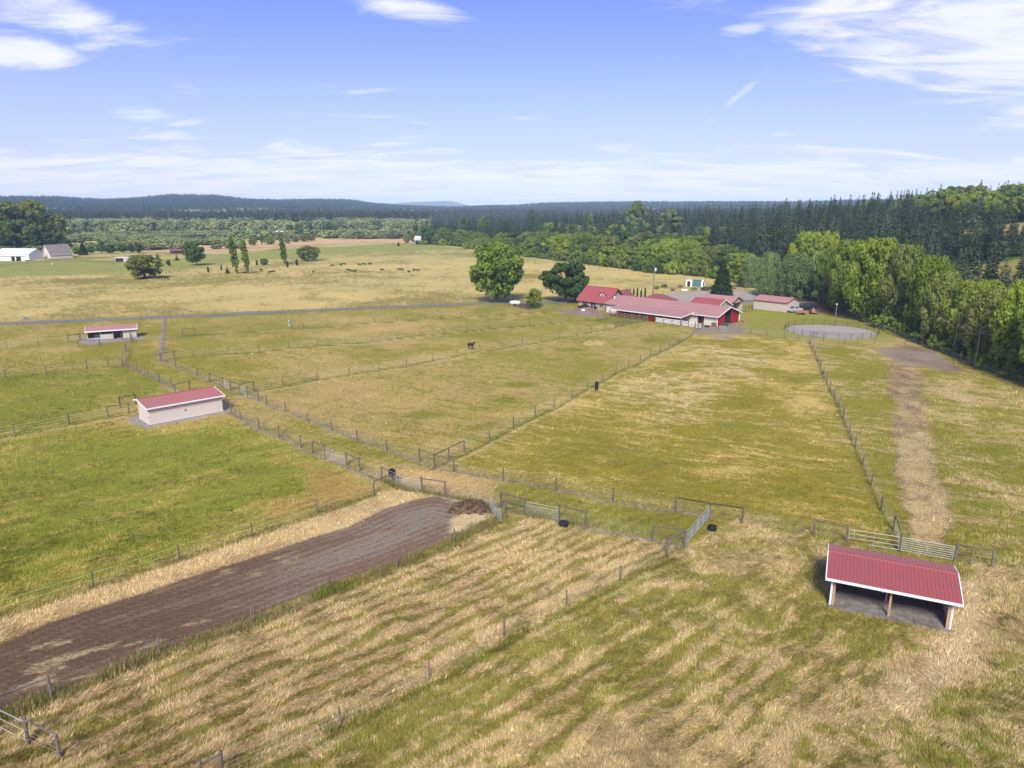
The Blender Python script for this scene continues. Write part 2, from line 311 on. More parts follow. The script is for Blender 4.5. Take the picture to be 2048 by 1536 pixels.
def paint(X, Y):
    n = X.shape[0]; r = np.hypot(X, Y); az = np.arctan2(X, Y)
    A = np.tile(GREEN, (n, 1)).astype(float); B = np.tile(DRYG, (n, 1)).astype(float); m = np.full(n, .45); rel = np.full(n, .10); grs = np.ones(n)
    def ap(w, a=None, b=None, mm=None, rr=None, gg=None):
        nonlocal m, rel, grs
        if a is not None: A[:] = A+(a-A)*w[:, None]
        if b is not None: B[:] = B+(b-B)*w[:, None]
        if mm is not None: m = m+(mm-m)*w
        if rr is not None: rel = rel+(rr-rel)*w
        if gg is not None: grs = grs+(gg-grs)*w
    wx = (fbm(X/6, Y/6, 31, 3)-.5)*6; wy = (fbm(X/6, Y/6, 47, 3)-.5)*6
    def pm(pts, soft=1.5, wob=1.0, grow=0.0):
        d = sdpoly(X+wx*wob, Y+wy*wob, pts); return 1-sstep(d-grow, -soft, soft)
    def lm(pts, w, soft=.6, wob=.2): return 1-sstep(dline(X+wx*wob, Y+wy*wob, pts)-w, -soft, soft)
    big = fbm(X/38+3, Y/38, 3, 4); med = fbm(X/9, Y/9, 9, 4); sm = fbm(X/2.2, Y/2.2, 15, 3)
    near = 1-sstep(r, 95, 150)
    # paddocks between lane and road, centre pasture: mixed dry and green
    ap(np.ones(n), GREEN, np.array([.44, .33, .125]), None)
    m[:] = .54+(big-.5)*1.0+(med-.5)*.9-.06
    # big paddock in the centre right: paler, patchy
    ctr = pm(GP([(869, 935), (1388, 665), (1618, 684), (1799, 1102), (1484, 1046)]), 4, .6)
    ap(ctr, GREEN2, np.array([.52, .40, .14]), None); m = m+ctr*(-.04+(fbm(X/9, Y/4, 71, 4)-.5)*.6)
    ap(pm(GP([(1230, 770), (1380, 740), (1470, 790), (1440, 850), (1300, 830), (1240, 810)]), 6, 2)*.6, None, PALE, .8)
    ap(pm(GP([(1390, 690), (1520, 700), (1500, 760), (1400, 745)]), 5, 2)*.6, None, PALE, .8)
    ap(pm(GP([(690, 800), (860, 720), (1060, 790), (980, 850), (900, 890), (780, 870)]), 10, 1.5)*.35, None, None, .75)
    # right paddocks
    rt = pm(GP([(1625, 690), (1835, 692), (2100, 800), (2200, 1170), (1799, 1102)]), 3, .3)
    ap(rt, GREEN, STRAW); m = m+rt*(-.22+(fbm(X/10, Y/10, 77, 3)-.5)*.8)
    # left big paddock, greener
    lf = pm(GP([(-400, 900), (220, 838), (300, 850), (463, 832), (764, 962), (748, 990), (359, 1120), (-10, 1238), (-500, 1400)]), 2, .3)
    ap(lf, VIV*1.08, np.array([.42, .34, .095])); m = m-lf*.03
    ap(pm(GP([(560, 905), (770, 965), (740, 995), (600, 1035), (520, 1010), (640, 985)]), 2.5, 1.2), None, GOLD, .85)
    l2 = pm(GP([(-400, 770), (245, 735), (350, 780), (270, 800), (217, 836), (-400, 930)]), 2, .3)
    ap(l2, VIV, np.array([.38, .31, .085])); m = m-l2*.12
    # long faint rake lines left by the mower
    p2 = X*.908-Y*.418; q2 = X*.418+Y*.908; st = fbm((p2+2*wx)/4.5, (q2+wy*.6)/.42, 131, 4)-.5; st2 = fbm((X*SD[0]+Y*SD[1]+2*wx)/8, (X*SN[0]+Y*SN[1]+wy*.5)/.7, 137, 3)-.5
    m = m+(ctr+rt)*st*1.3+lf*st2*1.1+(1-ctr)*(1-rt)*(1-lf)*(st*.9)
    # lane
    lane = pm(F1+F2[::-1], .8, .1)
    ap(lane, GREEN*1.0, np.array([.42, .33, .12])); m = m+lane*((fbm(X/7, Y/7, 90, 3)-.5)*1.4-.05)
    ap(pm(GP([(740, 940), (860, 935), (1010, 965), (1020, 1010), (890, 990), (790, 970)]), 2.5, 1.2), DRYG, np.array([.52, .375, .17]), .85)
    ap(pm(GP([(1030, 985), (1350, 1030), (1290, 1075), (1060, 1020)]), 2, 1.0), VIV*.95, np.array([.40, .32, .10]), .35)
    stripes = .5+.5*np.sin((X*.68+Y*.73)*0+ (X*.745+Y*-.667)*2*math.pi/1.5)
    m = m+lane*(stripes-.5)*.25
    # hay paddock between the two near fences, and the foreground right of it
    q = (X-13.8)*SN[0]+(Y-57.8)*SN[1]; p = (X-13.8)*SD[0]+(Y-57.8)*SD[1]
    hay = pm(GP([(1369, 1093), (1050, 1030), (1009, 1040), (909, 1088), (661, 1188), (320, 1314), (-60, 1460), (-200, 1560), (400, 1650), (1333, 1111)]), .7, .1)
    fg = (1-sstep(Y+.50*X, 76, 81))*(q < 0)*near
    qw = q+(fbm(p/6, q/2.5, 101, 3)-.5)*2.0
    band = .5+.5*np.sin(qw*2*math.pi/1.45)
    thin = .5+.5*np.sin(qw*2*math.pi/.62+2*vn(p/3, q, 5))
    swirl = fbm((p+1.2*wx)/2.6, (q+1.2*wy)/.62, 111, 4)
    ap(hay, np.array([.29, .245, .065]), STRAW*np.array([1.05, 1.03, 1.08]), None, .16)
    ap(hay, mm=np.clip(.0+.92*sstep(band, .08, .62)+.15*(thin-.5)+(swirl-.5)*1.5+(fbm(X/9, Y/9, 8, 3)-.5)*.5, 0, 1))
    fgw = np.clip(fg, 0, 1)
    keep = 1-sstep(X+.25*Y, 22, 34)
    mm = np.clip(.24+(.62*(sstep(band, .1, .75)-.5)+.12*(thin-.5))*keep+(swirl-.5)*1.6+(fbm(X/6, Y/6, 118, 3)-.5)*.7, 0, 1)
    straw_r = 1-sstep(sdpoly(X, Y, GP([(900, 1600), (1150, 1480), (1500, 1430), (1750, 1380), (1900, 1260), (1925, 1160), (2100, 1140), (2400, 1300), (2300, 1700)])), -3, 4)
    mm = np.clip(mm+straw_r*.45, 0, 1)
    mm = np.clip(mm+.4*(1-sstep(np.hypot(X-21, Y-60), 3, 10)), 0, 1)
    ap(fgw, np.array([.275, .245, .055]), STRAW, None, .16); ap(fgw, mm=mm)
    ap(pm(GP([(1840, 1420), (2100, 1300), (2100, 1600), (1700, 1600)]), 2, 2)*.7*fgw, VIV, None, .3)
    ap(pm(GP([(1130, 1490), (1330, 1465), (1400, 1500), (1350, 1600), (1100, 1600)]), 1.2, 1.5)*.75*fgw, BROWN2*1.4, STRAW*.8, .5, .06, .5)
    # green strips beside fence 3 and behind fences
    ap(lm([(a-SN[0]*.75, b-SN[1]*.75) for a, b in F3[1:]], .22, .3, .15)*.9, VIV*.55, VIV*.8, .3)
    ap(lm([(a+SN[0]*.45, b+SN[1]*.45) for a, b in F3[1:]], .35, .3, .2)*.7, GOLD, STRAW, .8)
    for L, o in ((F11, -.8), (F10, -.8), (F9, -.8), (F7, -.7), (F6, -.8), (F12, -.9)):
        ap(lm([(a, b+o) for a, b in L], .35, .35, .12)*.75, DARKG*1.4, VIV, .2)
        ap(lm([(a, b+o-1.0) for a, b in L], .4, .5, .15)*.5, None, PALE, .85)
    # around the dirt track
    ap(pm(GP([(748, 985), (-10, 1236), (-300, 1330), (-300, 1430), (0, 1325), (400, 1170), (740, 1052), (880, 1000), (890, 990), (800, 975)]), .6, .15), DRYG, np.array([.58, .44, .22]), .9, .12)
    d5 = dline(X, Y, F5); ap((1-sstep(np.abs(d5-.0), .25, .7))*.7, VIV, DRYG, .3)
    dm = pm(DIRT, .35, .12)
    dq = (X+20)*-.5+(Y-52)*.86; along = X*.86+Y*.5
    grey = sstep(X, -26, -12)
    Bd = BROWN2[None]*(1-grey[:, None])+GREYD[None]*grey[:, None]; Ad = BROWN[None]*(1-grey[:, None])+(BROWN*1.5)[None]*grey[:, None]
    A[:] = A+(Ad-A)*dm[:, None]; B[:] = B+(Bd-B)*dm[:, None]
    dd = sdpoly(X, Y, DIRT)
    ap(dm, mm=np.clip(.28+.5*(fbm(along/9, dq/1.1, 61, 4)-.5)*2+.35*sstep(-dd, 1.5, 4)*grey+.26*np.sin((dd+.5*(fbm(along/8, dq/3, 64, 2)-.5))*2*math.pi/.9), 0, 1), rr=.03, gg=0.0)
    sparse = dm*(1-grey)*sstep(fbm(along/3, dq/1.2, 66, 3), .62, .75)
    ap(sparse*.75, None, PALE*.8, .7)
    ap(pm(GP([(925, 1024), (1000, 1030), (960, 1052), (905, 1066), (895, 1042)]), .5, .25), PALE*.8, PALE, .9, .06, .3)
    ap(pm(GP([(850, 980), (960, 990), (1000, 1010), (985, 1020), (900, 1000)]), .5, .3), GREYD, PALE, .7, .05, .3)
    # worn path and pad at the right
    w = pm(PATH, .7, .4); ap(w, BROWN2*1.15, STRAW, np.clip(.72-.30*sstep(Y, 78, 108)+(sm-.5)*.8, 0, 1), .06, .35)
    w = pm(PAD, .8, .3); ap(w, BROWN*1.5, GREYD*1.15, np.clip(.6+(med-.5)*1.6, 0, 1), .02, 0)
    w = lm(GP([(1930, 1165), (1945, 1215), (1925, 1290), (1880, 1345), (1780, 1400)]), .9, .9, .5)*.85; ap(w, BROWN2*1.7, PALE*.95, .85, .04, .3)
    w = lm(GP([(1440, 650), (1485, 650), (1470, 658), (1400, 664)]), 1.0, 1, .1); ap(w, GREYD, GREYD, .5, 0, 0)
    w = lm(GP([(1625, 615), (1740, 648), (1790, 664), (1850, 692), (1930, 722), (2100, 782)]), .55, .5, .15); ap(w, BROWN2, STRAW*.8, .6, .02, .2)
    ap(1-sstep(np.hypot(X-G(1445, 674)[0], (Y-G(1445, 674)[1])), 1.5, 3.5), BROWN2, GREYD*1.3, .7, 0, 0)
    # farm yard lawn, garden, ring surroundings
    ap(pm(GP([(1290, 568), (1430, 565), (1500, 570), (1570, 590), (1500, 588), (1300, 592)]), 3, .5)*.9, VIV*1.0, np.array([.30, .30, .06]), .35)
    ap(pm(GP([(1485, 612), (1700, 632), (1810, 686), (1600, 680), (1490, 660)]), 3, .5), VIV*1.15, np.array([.30, .27, .07]), None); 
    ap(pm(GP([(1400, 640), (1470, 645), (1490, 668), (1390, 668)]), 1.5, .2), GREYD, GREYD, .5, 0, 0)
    ap(pm(GP([(1100, 604), (1160, 603), (1160, 612), (1095, 612)]), 1.5, .2), VIV*.9, VIV*1.2, .4)
    ap(pm(GP([(1165, 640), (1230, 650), (1290, 644), (1240, 634)]), 2, .3), VIV*.8, VIV*1.1, .3)
    ap(pm(GP([(1110, 620), (1190, 616), (1210, 634), (1130, 628)]), 1.2, .2), GREYD*.9, GREYD, .5, 0, 0)
    ap(pm(GP([(1530, 575), (1660, 590), (1680, 628), (1560, 622)]), 2, .3), BROWN*.7, BROWN*1.2, .4, 0, .1)
    ap(pm(GP([(1020, 606), (1060, 606), (1090, 612), (1060, 620), (1015, 610)]), 1.5, .2), BROWN*.8, BROWN*1.2, .4, 0, 0)
    ap(pm(GP([(330, 641), (900, 616), (960, 618), (500, 650), (340, 660)]), 3, .5)*.3, None, None, .7)
    # far meadow beyond the road
    far = sstep(Y-ROADLINE(X), 1.5, 4)*(az < .5)
    ap(far, np.array([.25, .215, .055]), np.array([.54, .43, .17]), None); m = m+far*(.20+(fbm(X/25, Y/55, 140, 4)-.5)*1.1-.25*(med-.5))
    grn = far*(sstep(r, 395, 420)+.4*sstep(fbm(X/60, Y/60, 150, 3), .55, .65))*(1-sstep(r, 610, 650))
    ap(np.clip(grn, 0, 1)*.8, np.array([.23, .235, .065]), np.array([.44, .38, .14]), None); 
    ap(pm(GP([(-200, 535), (0, 520), (300, 520), (470, 508), (560, 500), (700, 492), (780, 487), (840, 486), (960, 500), (860, 500), (700, 506), (520, 520), (300, 545), (-200, 560)]), 8, .5), np.array([.20, .235, .05]), np.array([.42, .38, .13]), .4)
    ap(pm(GP([(220, 502), (300, 490), (560, 485), (720, 476), (835, 478), (880, 487), (720, 484), (560, 496), (430, 506)]), 10, .5), DRYG, np.array([.56, .38, .21]), .9)
    ap(pm(GP([(100, 485), (900, 470), (860, 462), (100, 472)]), 20, .5)*.8, np.array([.24, .22, .08]), np.array([.50, .38, .20]), .6)
    # woodland floor
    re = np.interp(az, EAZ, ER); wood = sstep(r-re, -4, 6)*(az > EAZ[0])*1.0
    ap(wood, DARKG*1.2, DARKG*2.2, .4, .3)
    clear = pm(GP([(1915, 538), (1990, 535), (2200, 560), (2200, 600), (1990, 585), (1915, 565)]), 5, .5)*0+(1-sstep(np.hypot((X-185)/40, (Y-262)/26), .8, 1.1))
    ap(clear, VIV*.9, DRYG, .7); ap((1-sstep(np.hypot((X-268)/50, (Y-385)/42), .8, 1.1)), VIV*.9, STRAW*.8, .6)
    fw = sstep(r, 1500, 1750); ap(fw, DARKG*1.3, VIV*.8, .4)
    # gravel strips under the lane fences
    gr = np.maximum(lm(F1[1:], .20, .22, .3), lm(F2[4:], .24, .22, .3)); gr = np.maximum(gr, lm(F1[:2], .6, .3, .1)*.7)
    A[:] = A+(np.array([.20, .165, .15])-A)*gr[:, None]; B[:] = B+(np.array([.31, .27, .245])-B)*gr[:, None]; ap(gr, mm=np.clip(.5+(vn(X/.35, Y/.35, 7)-.5)*1.6, 0, 1), rr=.05, gg=0)
    pads = np.maximum(1-sstep(sdpoly(X+wx*.2, Y+wy*.2, GP([(262, 836), (278, 832), (446, 818), (458, 824), (440, 827), (303, 855), (268, 848)])), -.4, .6), 1-sstep(sdpoly(X+wx*.15, Y+wy*.15, GP([(160, 676), (282, 668), (286, 678), (240, 682), (176, 690), (160, 684)])), -.6, .8))
    ap(pads, np.array([.22, .2, .19]), np.array([.36, .34, .33]), .6, 0, 0)
    ap(lm(GP([(278, 677), (318, 677), (330, 675)]), .7, .7, .6), GREYD, PALE*.7, .5, 0, .2)
    ap(lm(GP([(1625, 690), (1660, 694)]), .9, .7, .4), GREYD, PALE*.8, .5, 0, .1)
    # rings of darker, damper grass and bare spots scattered in the pastures
    for k in range(26):
        cx, cy = [(1270, 735), (1010, 800), (1480, 850), (1350, 770), (1100, 720), (850, 830), (1720, 760), (1860, 860), (1980, 900), (620, 760), (420, 880), (200, 960), (330, 700), (760, 700), (1140, 700), (1300, 930), (1580, 980), (1600, 760), (1900, 800), (1960, 1010), (1040, 770), (940, 720), (1300, 680), (500, 940), (300, 1030), (100, 900)][k]
        gx, gy = G(cx, cy); e = 1-sstep(np.hypot((X-gx+wx*.4)/(1.6+k % 3), (Y-gy+wy*.4)/(1.2+(k*7) % 3*.6)), .5, 1.2)
        ap(e*.7*grs, VIV*.9, VIV*1.2, .2)
    return A, B, np.clip(m, 0, 1), rel, grs
_rb = np.array(ROADB)
def ROADLINE(X): return np.interp(X, _rb[:, 0], _rb[:, 1])
def ground_material():
    m = bpy.data.materials.new('pasture_ground'); m.use_nodes = True; t = NT(m.node_tree)
    at = lambda n: t.n('ShaderNodeAttribute', attribute_name=n)
    A, B, mm = at('ca').outputs['Color'], at('cb').outputs['Color'], at('mx').outputs['Fac']
    pos = t.n('ShaderNodeNewGeometry').outputs['Position']
    mp = t.n('ShaderNodeMapping'); t.put(mp.inputs[0], pos); mp.inputs['Rotation'].default_value = (0, 0, math.radians(-42)); mp.inputs['Scale'].default_value = (.55, 1.5, 1)
    f1 = t.noise(mp.outputs[0], 2.6, 9, .72, dist=.6); f2 = t.noise(pos, .55, 9, .68, dist=.3); f3 = t.noise(pos, .12, 6, .6)
    s = t.m('ADD', t.m('MULTIPLY', t.m('SUBTRACT', f1, .5), 2.1), t.m('MULTIPLY', t.m('SUBTRACT', f2, .5), 1.1))
    s = t.m('ADD', s, t.m('MULTIPLY', t.m('SUBTRACT', f3, .5), .5))
    k = t.ss(t.m('ADD', mm, s), .12, .88)
    c = t.mix(k, A, B)
    f4 = t.noise(pos, 4.6, 9, .8)
    c = t.mix(1.0, c, t.mix(t.ss(f4, .3, .7), rgb(.50, .52, .48), rgb(1.5, 1.45, 1.38)), 'MULTIPLY')
    f5 = t.noise(pos, .045, 5, .6); c = t.mix(1.0, c, t.mix(f5, rgb(.72, .76, .72), rgb(1.26, 1.2, 1.2)), 'MULTIPLY')
    b = t.n('ShaderNodeBsdfPrincipled'); t.put(b.inputs['Base Color'], c); b.inputs['Roughness'].default_value = .95; b.inputs['Specular IOR Level'].default_value = .1
    bp = t.n('ShaderNodeBump'); bp.inputs['Strength'].default_value = .8; bp.inputs['Distance'].default_value = .22; t.put(bp.inputs['Height'], t.m('ADD', f1, t.m('MULTIPLY', f4, .6))); t.put(b.inputs['Normal'], bp.outputs[0])
    o = t.n('ShaderNodeOutputMaterial'); t.put(o.inputs[0], b.outputs[0]); return m
def relief(X, Y, m, rel):
    q = (X-13.8)*SN[0]+(Y-57.8)*SN[1]; p = (X-13.8)*SD[0]+(Y-57.8)*SD[1]
    near = 1-sstep(np.hypot(X, Y), 110, 180)
    hz = 1-sstep(X+.25*Y, 22, 34)
    return near*np.clip((rel-.1)/.06, 0, 1)*hz*.09*np.sin((q+(fbm(p/6, q/2.5, 101, 3)-.5)*2.0)*2*math.pi/1.45)+near*rel*((fbm(p/1.5, q/.6, 201, 3)-.5)*2.6+(m-.5)*-.5+(fbm(X/.6, Y/.6, 211, 2)-.5)*.7)
def build_ground():
    ang = np.radians(np.concatenate([np.linspace(88, 46, 14), np.linspace(45, 3.2, 500)[0:], np.linspace(3.15, .45, 90), np.array([.38, .31, .26, .215])]))
    R = H/np.tan(ang); R[0] = 1.0
    azf = np.radians(np.linspace(-44, 44, 640)); azb = np.radians(np.linspace(44, 316, 48)[1:-1]); AZ = np.concatenate([azf, azb])
    nr, na = len(R), len(AZ)
    X = (R[:, None]*np.sin(AZ)[None]).ravel(); Y = (R[:, None]*np.cos(AZ)[None]).ravel()
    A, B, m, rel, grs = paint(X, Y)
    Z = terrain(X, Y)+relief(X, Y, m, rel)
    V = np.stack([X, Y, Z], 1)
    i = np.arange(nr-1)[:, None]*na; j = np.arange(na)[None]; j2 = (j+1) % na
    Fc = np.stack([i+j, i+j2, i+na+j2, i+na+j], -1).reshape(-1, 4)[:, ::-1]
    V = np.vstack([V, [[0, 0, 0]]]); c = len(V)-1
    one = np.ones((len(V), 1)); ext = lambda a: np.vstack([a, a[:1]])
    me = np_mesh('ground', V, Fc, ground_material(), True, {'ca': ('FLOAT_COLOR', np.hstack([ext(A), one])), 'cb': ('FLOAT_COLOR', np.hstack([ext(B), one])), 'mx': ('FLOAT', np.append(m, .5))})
    tag(link('ground', me), kind='structure')
build_ground()
def sheet(name, pts, z, m, thick=.0, kind='structure', label=None, parent=None):
    mb = MB(); mb.hexa([(x, y, -.3) for x, y in pts], [(x, y, z) for x, y in pts]); o = mb.build(name, m, parent)
    if kind: o['kind'] = kind
    if label: o['label'] = label
    return o
def ribbon(name, L, Rr, z, m):
    mb = MB()
    for a, b, c, d in zip(L[:-1], L[1:], Rr[1:], Rr[:-1]): mb.quad((*a, z), (*b, z), (*c, z), (*d, z))
    o = mb.build(name, m); o['kind'] = 'structure'; return o
rl = GP([(-200, 659.5), (0, 650.5), (140, 644.5), (281, 638.5), (424, 632), (561, 626), (680, 620.5), (803, 615.3), (919, 610.4), (1000, 608.3), (1060, 607.6), (1146, 604.5)])
rr_ = GP([(-200, 652.5), (0, 645.6), (140, 640), (281, 634.5), (424, 628.2), (561, 622.4), (680, 617), (803, 612), (919, 607.4), (1000, 605), (1060, 603.6), (1146, 601)])
ribbon('road', rl, rr_, .05, M['road'])
sheet('arena_sand', GP([(1225, 601), (1310, 590), (1400, 583), (1470, 581), (1535, 583), (1570, 592), (1590, 600), (1490, 600), (1420, 608), (1300, 612)]), .05, M['sand'])
sheet('driveway', GP([(1480, 606), (1640, 606), (1560, 601), (1480, 600)]), .03, M['road'])
# haystack straw tufts and grass clumps as real blades over the near ground
def tuft_material():
    m = bpy.data.materials.new('grass_blades'); m.use_nodes = True; t = NT(m.node_tree)
    c = t.n('ShaderNodeAttribute', attribute_name='tc').outputs['Color']
    d = t.n('ShaderNodeBsdfDiffuse'); t.put(d.inputs[0], c); tr = t.n('ShaderNodeBsdfTranslucent'); t.put(tr.inputs[0], c)
    mx = t.n('ShaderNodeMixShader'); mx.inputs[0].default_value = .28; t.put(mx.inputs[1], d.outputs[0]); t.put(mx.inputs[2], tr.outputs[0])
    o = t.n('ShaderNodeOutputMaterial'); t.put(o.inputs[0], mx.outputs[0]); return m
TUFTM = tuft_material()
def blades(name, X, Y, hgt, lie, colr, nb, width, label, dirs=None, spread=.5, zb=None):
    n = len(X); r = RNG
    bx = np.repeat(X, nb)+r.normal(0, 1, n*nb)*np.repeat(hgt, nb)*spread; by = np.repeat(Y, nb)+r.normal(0, 1, n*nb)*np.repeat(hgt, nb)*spread
    th = r.uniform(0, 2*math.pi, n*nb) if dirs is None else np.repeat(dirs, nb)+r.normal(0, .32, n*nb)
    h = np.repeat(hgt, nb)*r.uniform(.6, 1.3, n*nb); li = np.clip(np.repeat(lie, nb)+r.normal(0, .15, n*nb), 0, .97)
    hz = h*np.sqrt(1-li**2); hh = h*li
    z0 = np.repeat(zb, nb)-.02
    w = width*np.repeat(hgt, nb)*r.uniform(.7, 1.3, n*nb)/2
    tx, ty = np.cos(th), np.sin(th); sx, sy = -np.sin(th+r.normal(0, .8, n*nb)), np.cos(th)
    V = np.empty((n*nb, 3, 3)); V[:, 0] = np.stack([bx-sx*w, by-sy*w, z0], 1); V[:, 1] = np.stack([bx+sx*w, by+sy*w, z0], 1); V[:, 2] = np.stack([bx+tx*hh, by+ty*hh, z0+hz+.03], 1)
    C = np.repeat(colr, nb, 0)*np.exp(r.normal(0, .33, (n*nb, 1))); C = np.repeat(C, 3, 0); C = np.hstack([C, np.ones((len(C), 1))])
    me = np_mesh(name, V.reshape(-1, 3), np.arange(n*nb*3).reshape(-1, 3), TUFTM, False, {'tc': ('FLOAT_COLOR', C)})
    o = link(name, me); tag(o, label=label, kind='stuff'); return o
def gz(X, Y):
    A, B, m, rel, g = paint(X, Y); return terrain(X, Y)+relief(X, Y, m, rel), A, B, m, g
def near_grass():
    N = 360000; px = RNG.uniform(-120, 2170, N); py = 700+900*RNG.uniform(0, 1, N)**.8
    u, v = (px-1024)/F, (py-768)/F; t = H/(sT+v*cT); X, Y = u*t, t*(cT-v*sT)
    z, A, B, m, g = gz(X, Y)
    f = fbm(X/.55, Y/.35, 301, 3)-.5; k = sstep(m+f*1.1+(fbm(X/2, Y/2, 305, 2)-.5)*.4, .28, .72)
    ok = (RNG.uniform(0, 1, N) < g*.95) & ((RNG.uniform(0, 1, N) < .62) | (Y < 62))
    lay = G_IN_SHELTER(X, Y); ok &= ~lay
    X, Y, z, A, B, k = X[ok], Y[ok], z[ok], A[ok], B[ok], k[ok]
    col = A+(B-A)*k[:, None]; r = np.hypot(X, Y)
    h = (.09+.0013*r)*RNG.uniform(.7, 1.5, len(X))*(1+.45*k)
    q = (X-13.8)*SN[0]+(Y-57.8)*SN[1]
    flow = math.atan2(SD[1], SD[0])+(fbm(X/3, Y/3, 321, 3)-.5)*8
    blades('grass', X, Y, h, .45+.47*k, col*1.06, 4, .17, 'mown grass and lying straw covering the paddocks', flow, .55, z)
def G_IN_SHELTER(X, Y):
    return (sdpoly(X, Y, [SH(-.1, -.3)[:2], SH(8.3, -.3)[:2], SH(8.3, 4.8)[:2], SH(-.1, 4.8)[:2]]) < 0) | (sdpoly(X, Y, [S2(-.3, -.3)[:2], S2(10.8, -.3)[:2], S2(10.8, 5)[:2], S2(-.3, 5)[:2]]) < 0)
SH = Fr((24.7, 49.5), (7.3, -3.4), .12); S2 = Fr((-51.7, 97.0), (.726, .688)); S3 = Fr(G(176, 681.7), (8.8, 4.6))
near_grass()
def verge():
    P = []; 
    for L, w, n, hh in ((F4, .42, 4200, .36), (F3, .22, 1500, .22), (F2[20:28], .25, 1200, .38), (F5, .3, 1300, .22), (F13, .3, 1500, .25)):
        seg = np.array(L); d = np.hypot(*np.diff(seg, axis=0).T); c = np.concatenate([[0], np.cumsum(d)]); s = RNG.uniform(0, c[-1], n)
        x = np.interp(s, c, seg[:, 0])+RNG.normal(0, w, n); y = np.interp(s, c, seg[:, 1])+RNG.normal(0, w, n)
        P.append(np.stack([x, y, hh*RNG.uniform(.4, 1.4, n)*(.35+1.1*vn(s/1.7, s*0, 3))], 1))
    P = np.vstack(P); X, Y, h = P.T
    k = vn(X/1.5, Y/1.5, 401)[:, None]; col = VIV*(1-k)*1.0+np.array([.34, .27, .13])*k
    blades('verge_weeds', X, Y, h, np.full(len(X), .25), col, 8, .11, 'tall grass and weeds growing along the fence lines', None, .3, gz(X, Y)[0])
verge()
# ---------------------------------------------------------------- fences
def post_mesh(name, r, h, m, n=8):
    mb = MB(); mb.tube((0, 0, -.3), (0, 0, h-.04), r, n, r*.94); mb.tube((0, 0, h-.04), (0, 0, h), r*.94, n, r*.6); return mb.mesh(name, m)
POST = {k: post_mesh('post', *k, M['post']) for k in ((.065, 1.45), (.085, 1.55), (.10, 1.75), (.05, 1.35), (.12, 1.7))}
DPOST = post_mesh('post', .05, 1.45, M['darkpipe'])
def dense(L, step):
    """resample a polyline to roughly even posts"""
    out = [L[0]]
    for a, b in zip(L[:-1], L[1:]):
        k = max(1, round(math.hypot(b[0]-a[0], b[1]-a[1])/step))
        out += [(a[0]+(b[0]-a[0])*i/k, a[1]+(b[1]-a[1])*i/k) for i in range(1, k+1)]
    return out
def fence(label, L, post=(.065, 1.45), wires=(.45, .8, 1.1, 1.35), wm='wire', wr=.010, mesh=False, braces=(), skip=(), group=None, name='wire_fence', skipposts=()):
    """L ground points of the posts; braces/skip index spans with a top rail / with no wire (a gate)"""
    z = [T1(*p) for p in L]; o = empty(name, (L[0][0], L[0][1], z[0]), 0, label, 'fence', group)
    thick = set()
    for i in braces: thick |= {i, i+1}
    for i, (p, zz) in enumerate(zip(L, z)):
        if i in skipposts: continue
        me = POST[(.10, 1.75)] if i in thick and post != (.05, 1.35) else POST[post]
        link('post', me, o, (p[0]-L[0][0], p[1]-L[0][1], zz-z[0]), (random.gauss(0, .022), random.gauss(0, .022), random.random()*6), (1, 1, random.uniform(.93, 1.05)))
    mb = MB(); hh = POST and (1.75 if True else 0)
    for i in range(len(L)-1):
        if i in skip: continue
        (x0, y0), (x1, y1) = L[i], L[i+1]; a, b = z[i], z[i+1]
        for w in wires: mb.tube((x0, y0, a+w), (x1, y1, b+w), wr, 3)
        if mesh:
            n = int(math.hypot(x1-x0, y1-y0)/.30)
            for k in range(1, n):
                t = k/n; X, Y, Z = x0+(x1-x0)*t, y0+(y1-y0)*t, a+(b-a)*t; mb.tube((X, Y, Z+.05), (X, Y, Z+max(wires)), wr*.6, 3)
    if mb.f: mb.build('wire_mesh' if mesh else 'wire', M[wm], o)['kind'] = 'stuff'
    for i in braces:
        (x0, y0), (x1, y1) = L[i], L[i+1]; r = MB(); r.tube((x0, y0, z[i]+1.58), (x1, y1, z[i+1]+1.58), .062, 6); r.build('brace_rail', M['rail'], o)
    return o
def side_brace(label, p0, p1, wires=(.5, .9, 1.25)):
    return fence(label, [G(*p0), G(*p1)], braces=(0,), wires=wires)
def gate(label, P, Q, h=1.35, bars=5, mesh=False, m='galv', group=None, lift=.12):
    o = empty('farm_gate', (P[0], P[1], 0), 0, label, 'gate', group); r = .024
    dx, dy = Q[0]-P[0], Q[1]-P[1]; L = math.hypot(dx, dy); g = .12/L
    A = (P[0]+dx*g, P[1]+dy*g); B = (Q[0]-dx*g, Q[1]-dy*g)
    f = MB(); f.tube((*A, lift), (*B, lift), r, 6); f.tube((*A, h), (*B, h), r, 6); f.tube((*A, lift), (*A, h), r, 6); f.tube((*B, lift), (*B, h), r, 6); f.build('frame', M[m], o)
    zs = [lift+(h-lift)*(k+1)/(bars+1) for k in range(bars)] if not mesh else [h-.32]
    for zz in zs: b = MB(); b.tube((*A, zz), (*B, zz), r*.8, 6); b.build('bar', M[m], o)
    C = ((A[0]+B[0])/2, (A[1]+B[1])/2); b = MB(); b.tube((*C, lift), (*C, h if not mesh else h-.32), r*.7, 6); b.build('upright', M[m], o)
    if mesh:
        b = MB(); n = int(L/.11)
        for k in range(1, n): t = k/n; X, Y = A[0]+(B[0]-A[0])*t, A[1]+(B[1]-A[1])*t; b.tube((X, Y, lift), (X, Y, h-.32), .006, 3)
        for k in range(1, 9): zz = lift+(h-.32-lift)*k/9; b.tube((*A, zz), (*B, zz), .006, 3)
        b.build('mesh_panel', M[m], o)
    return o
MW = (.12, .3, .5, .7, .9, 1.1, 1.32)
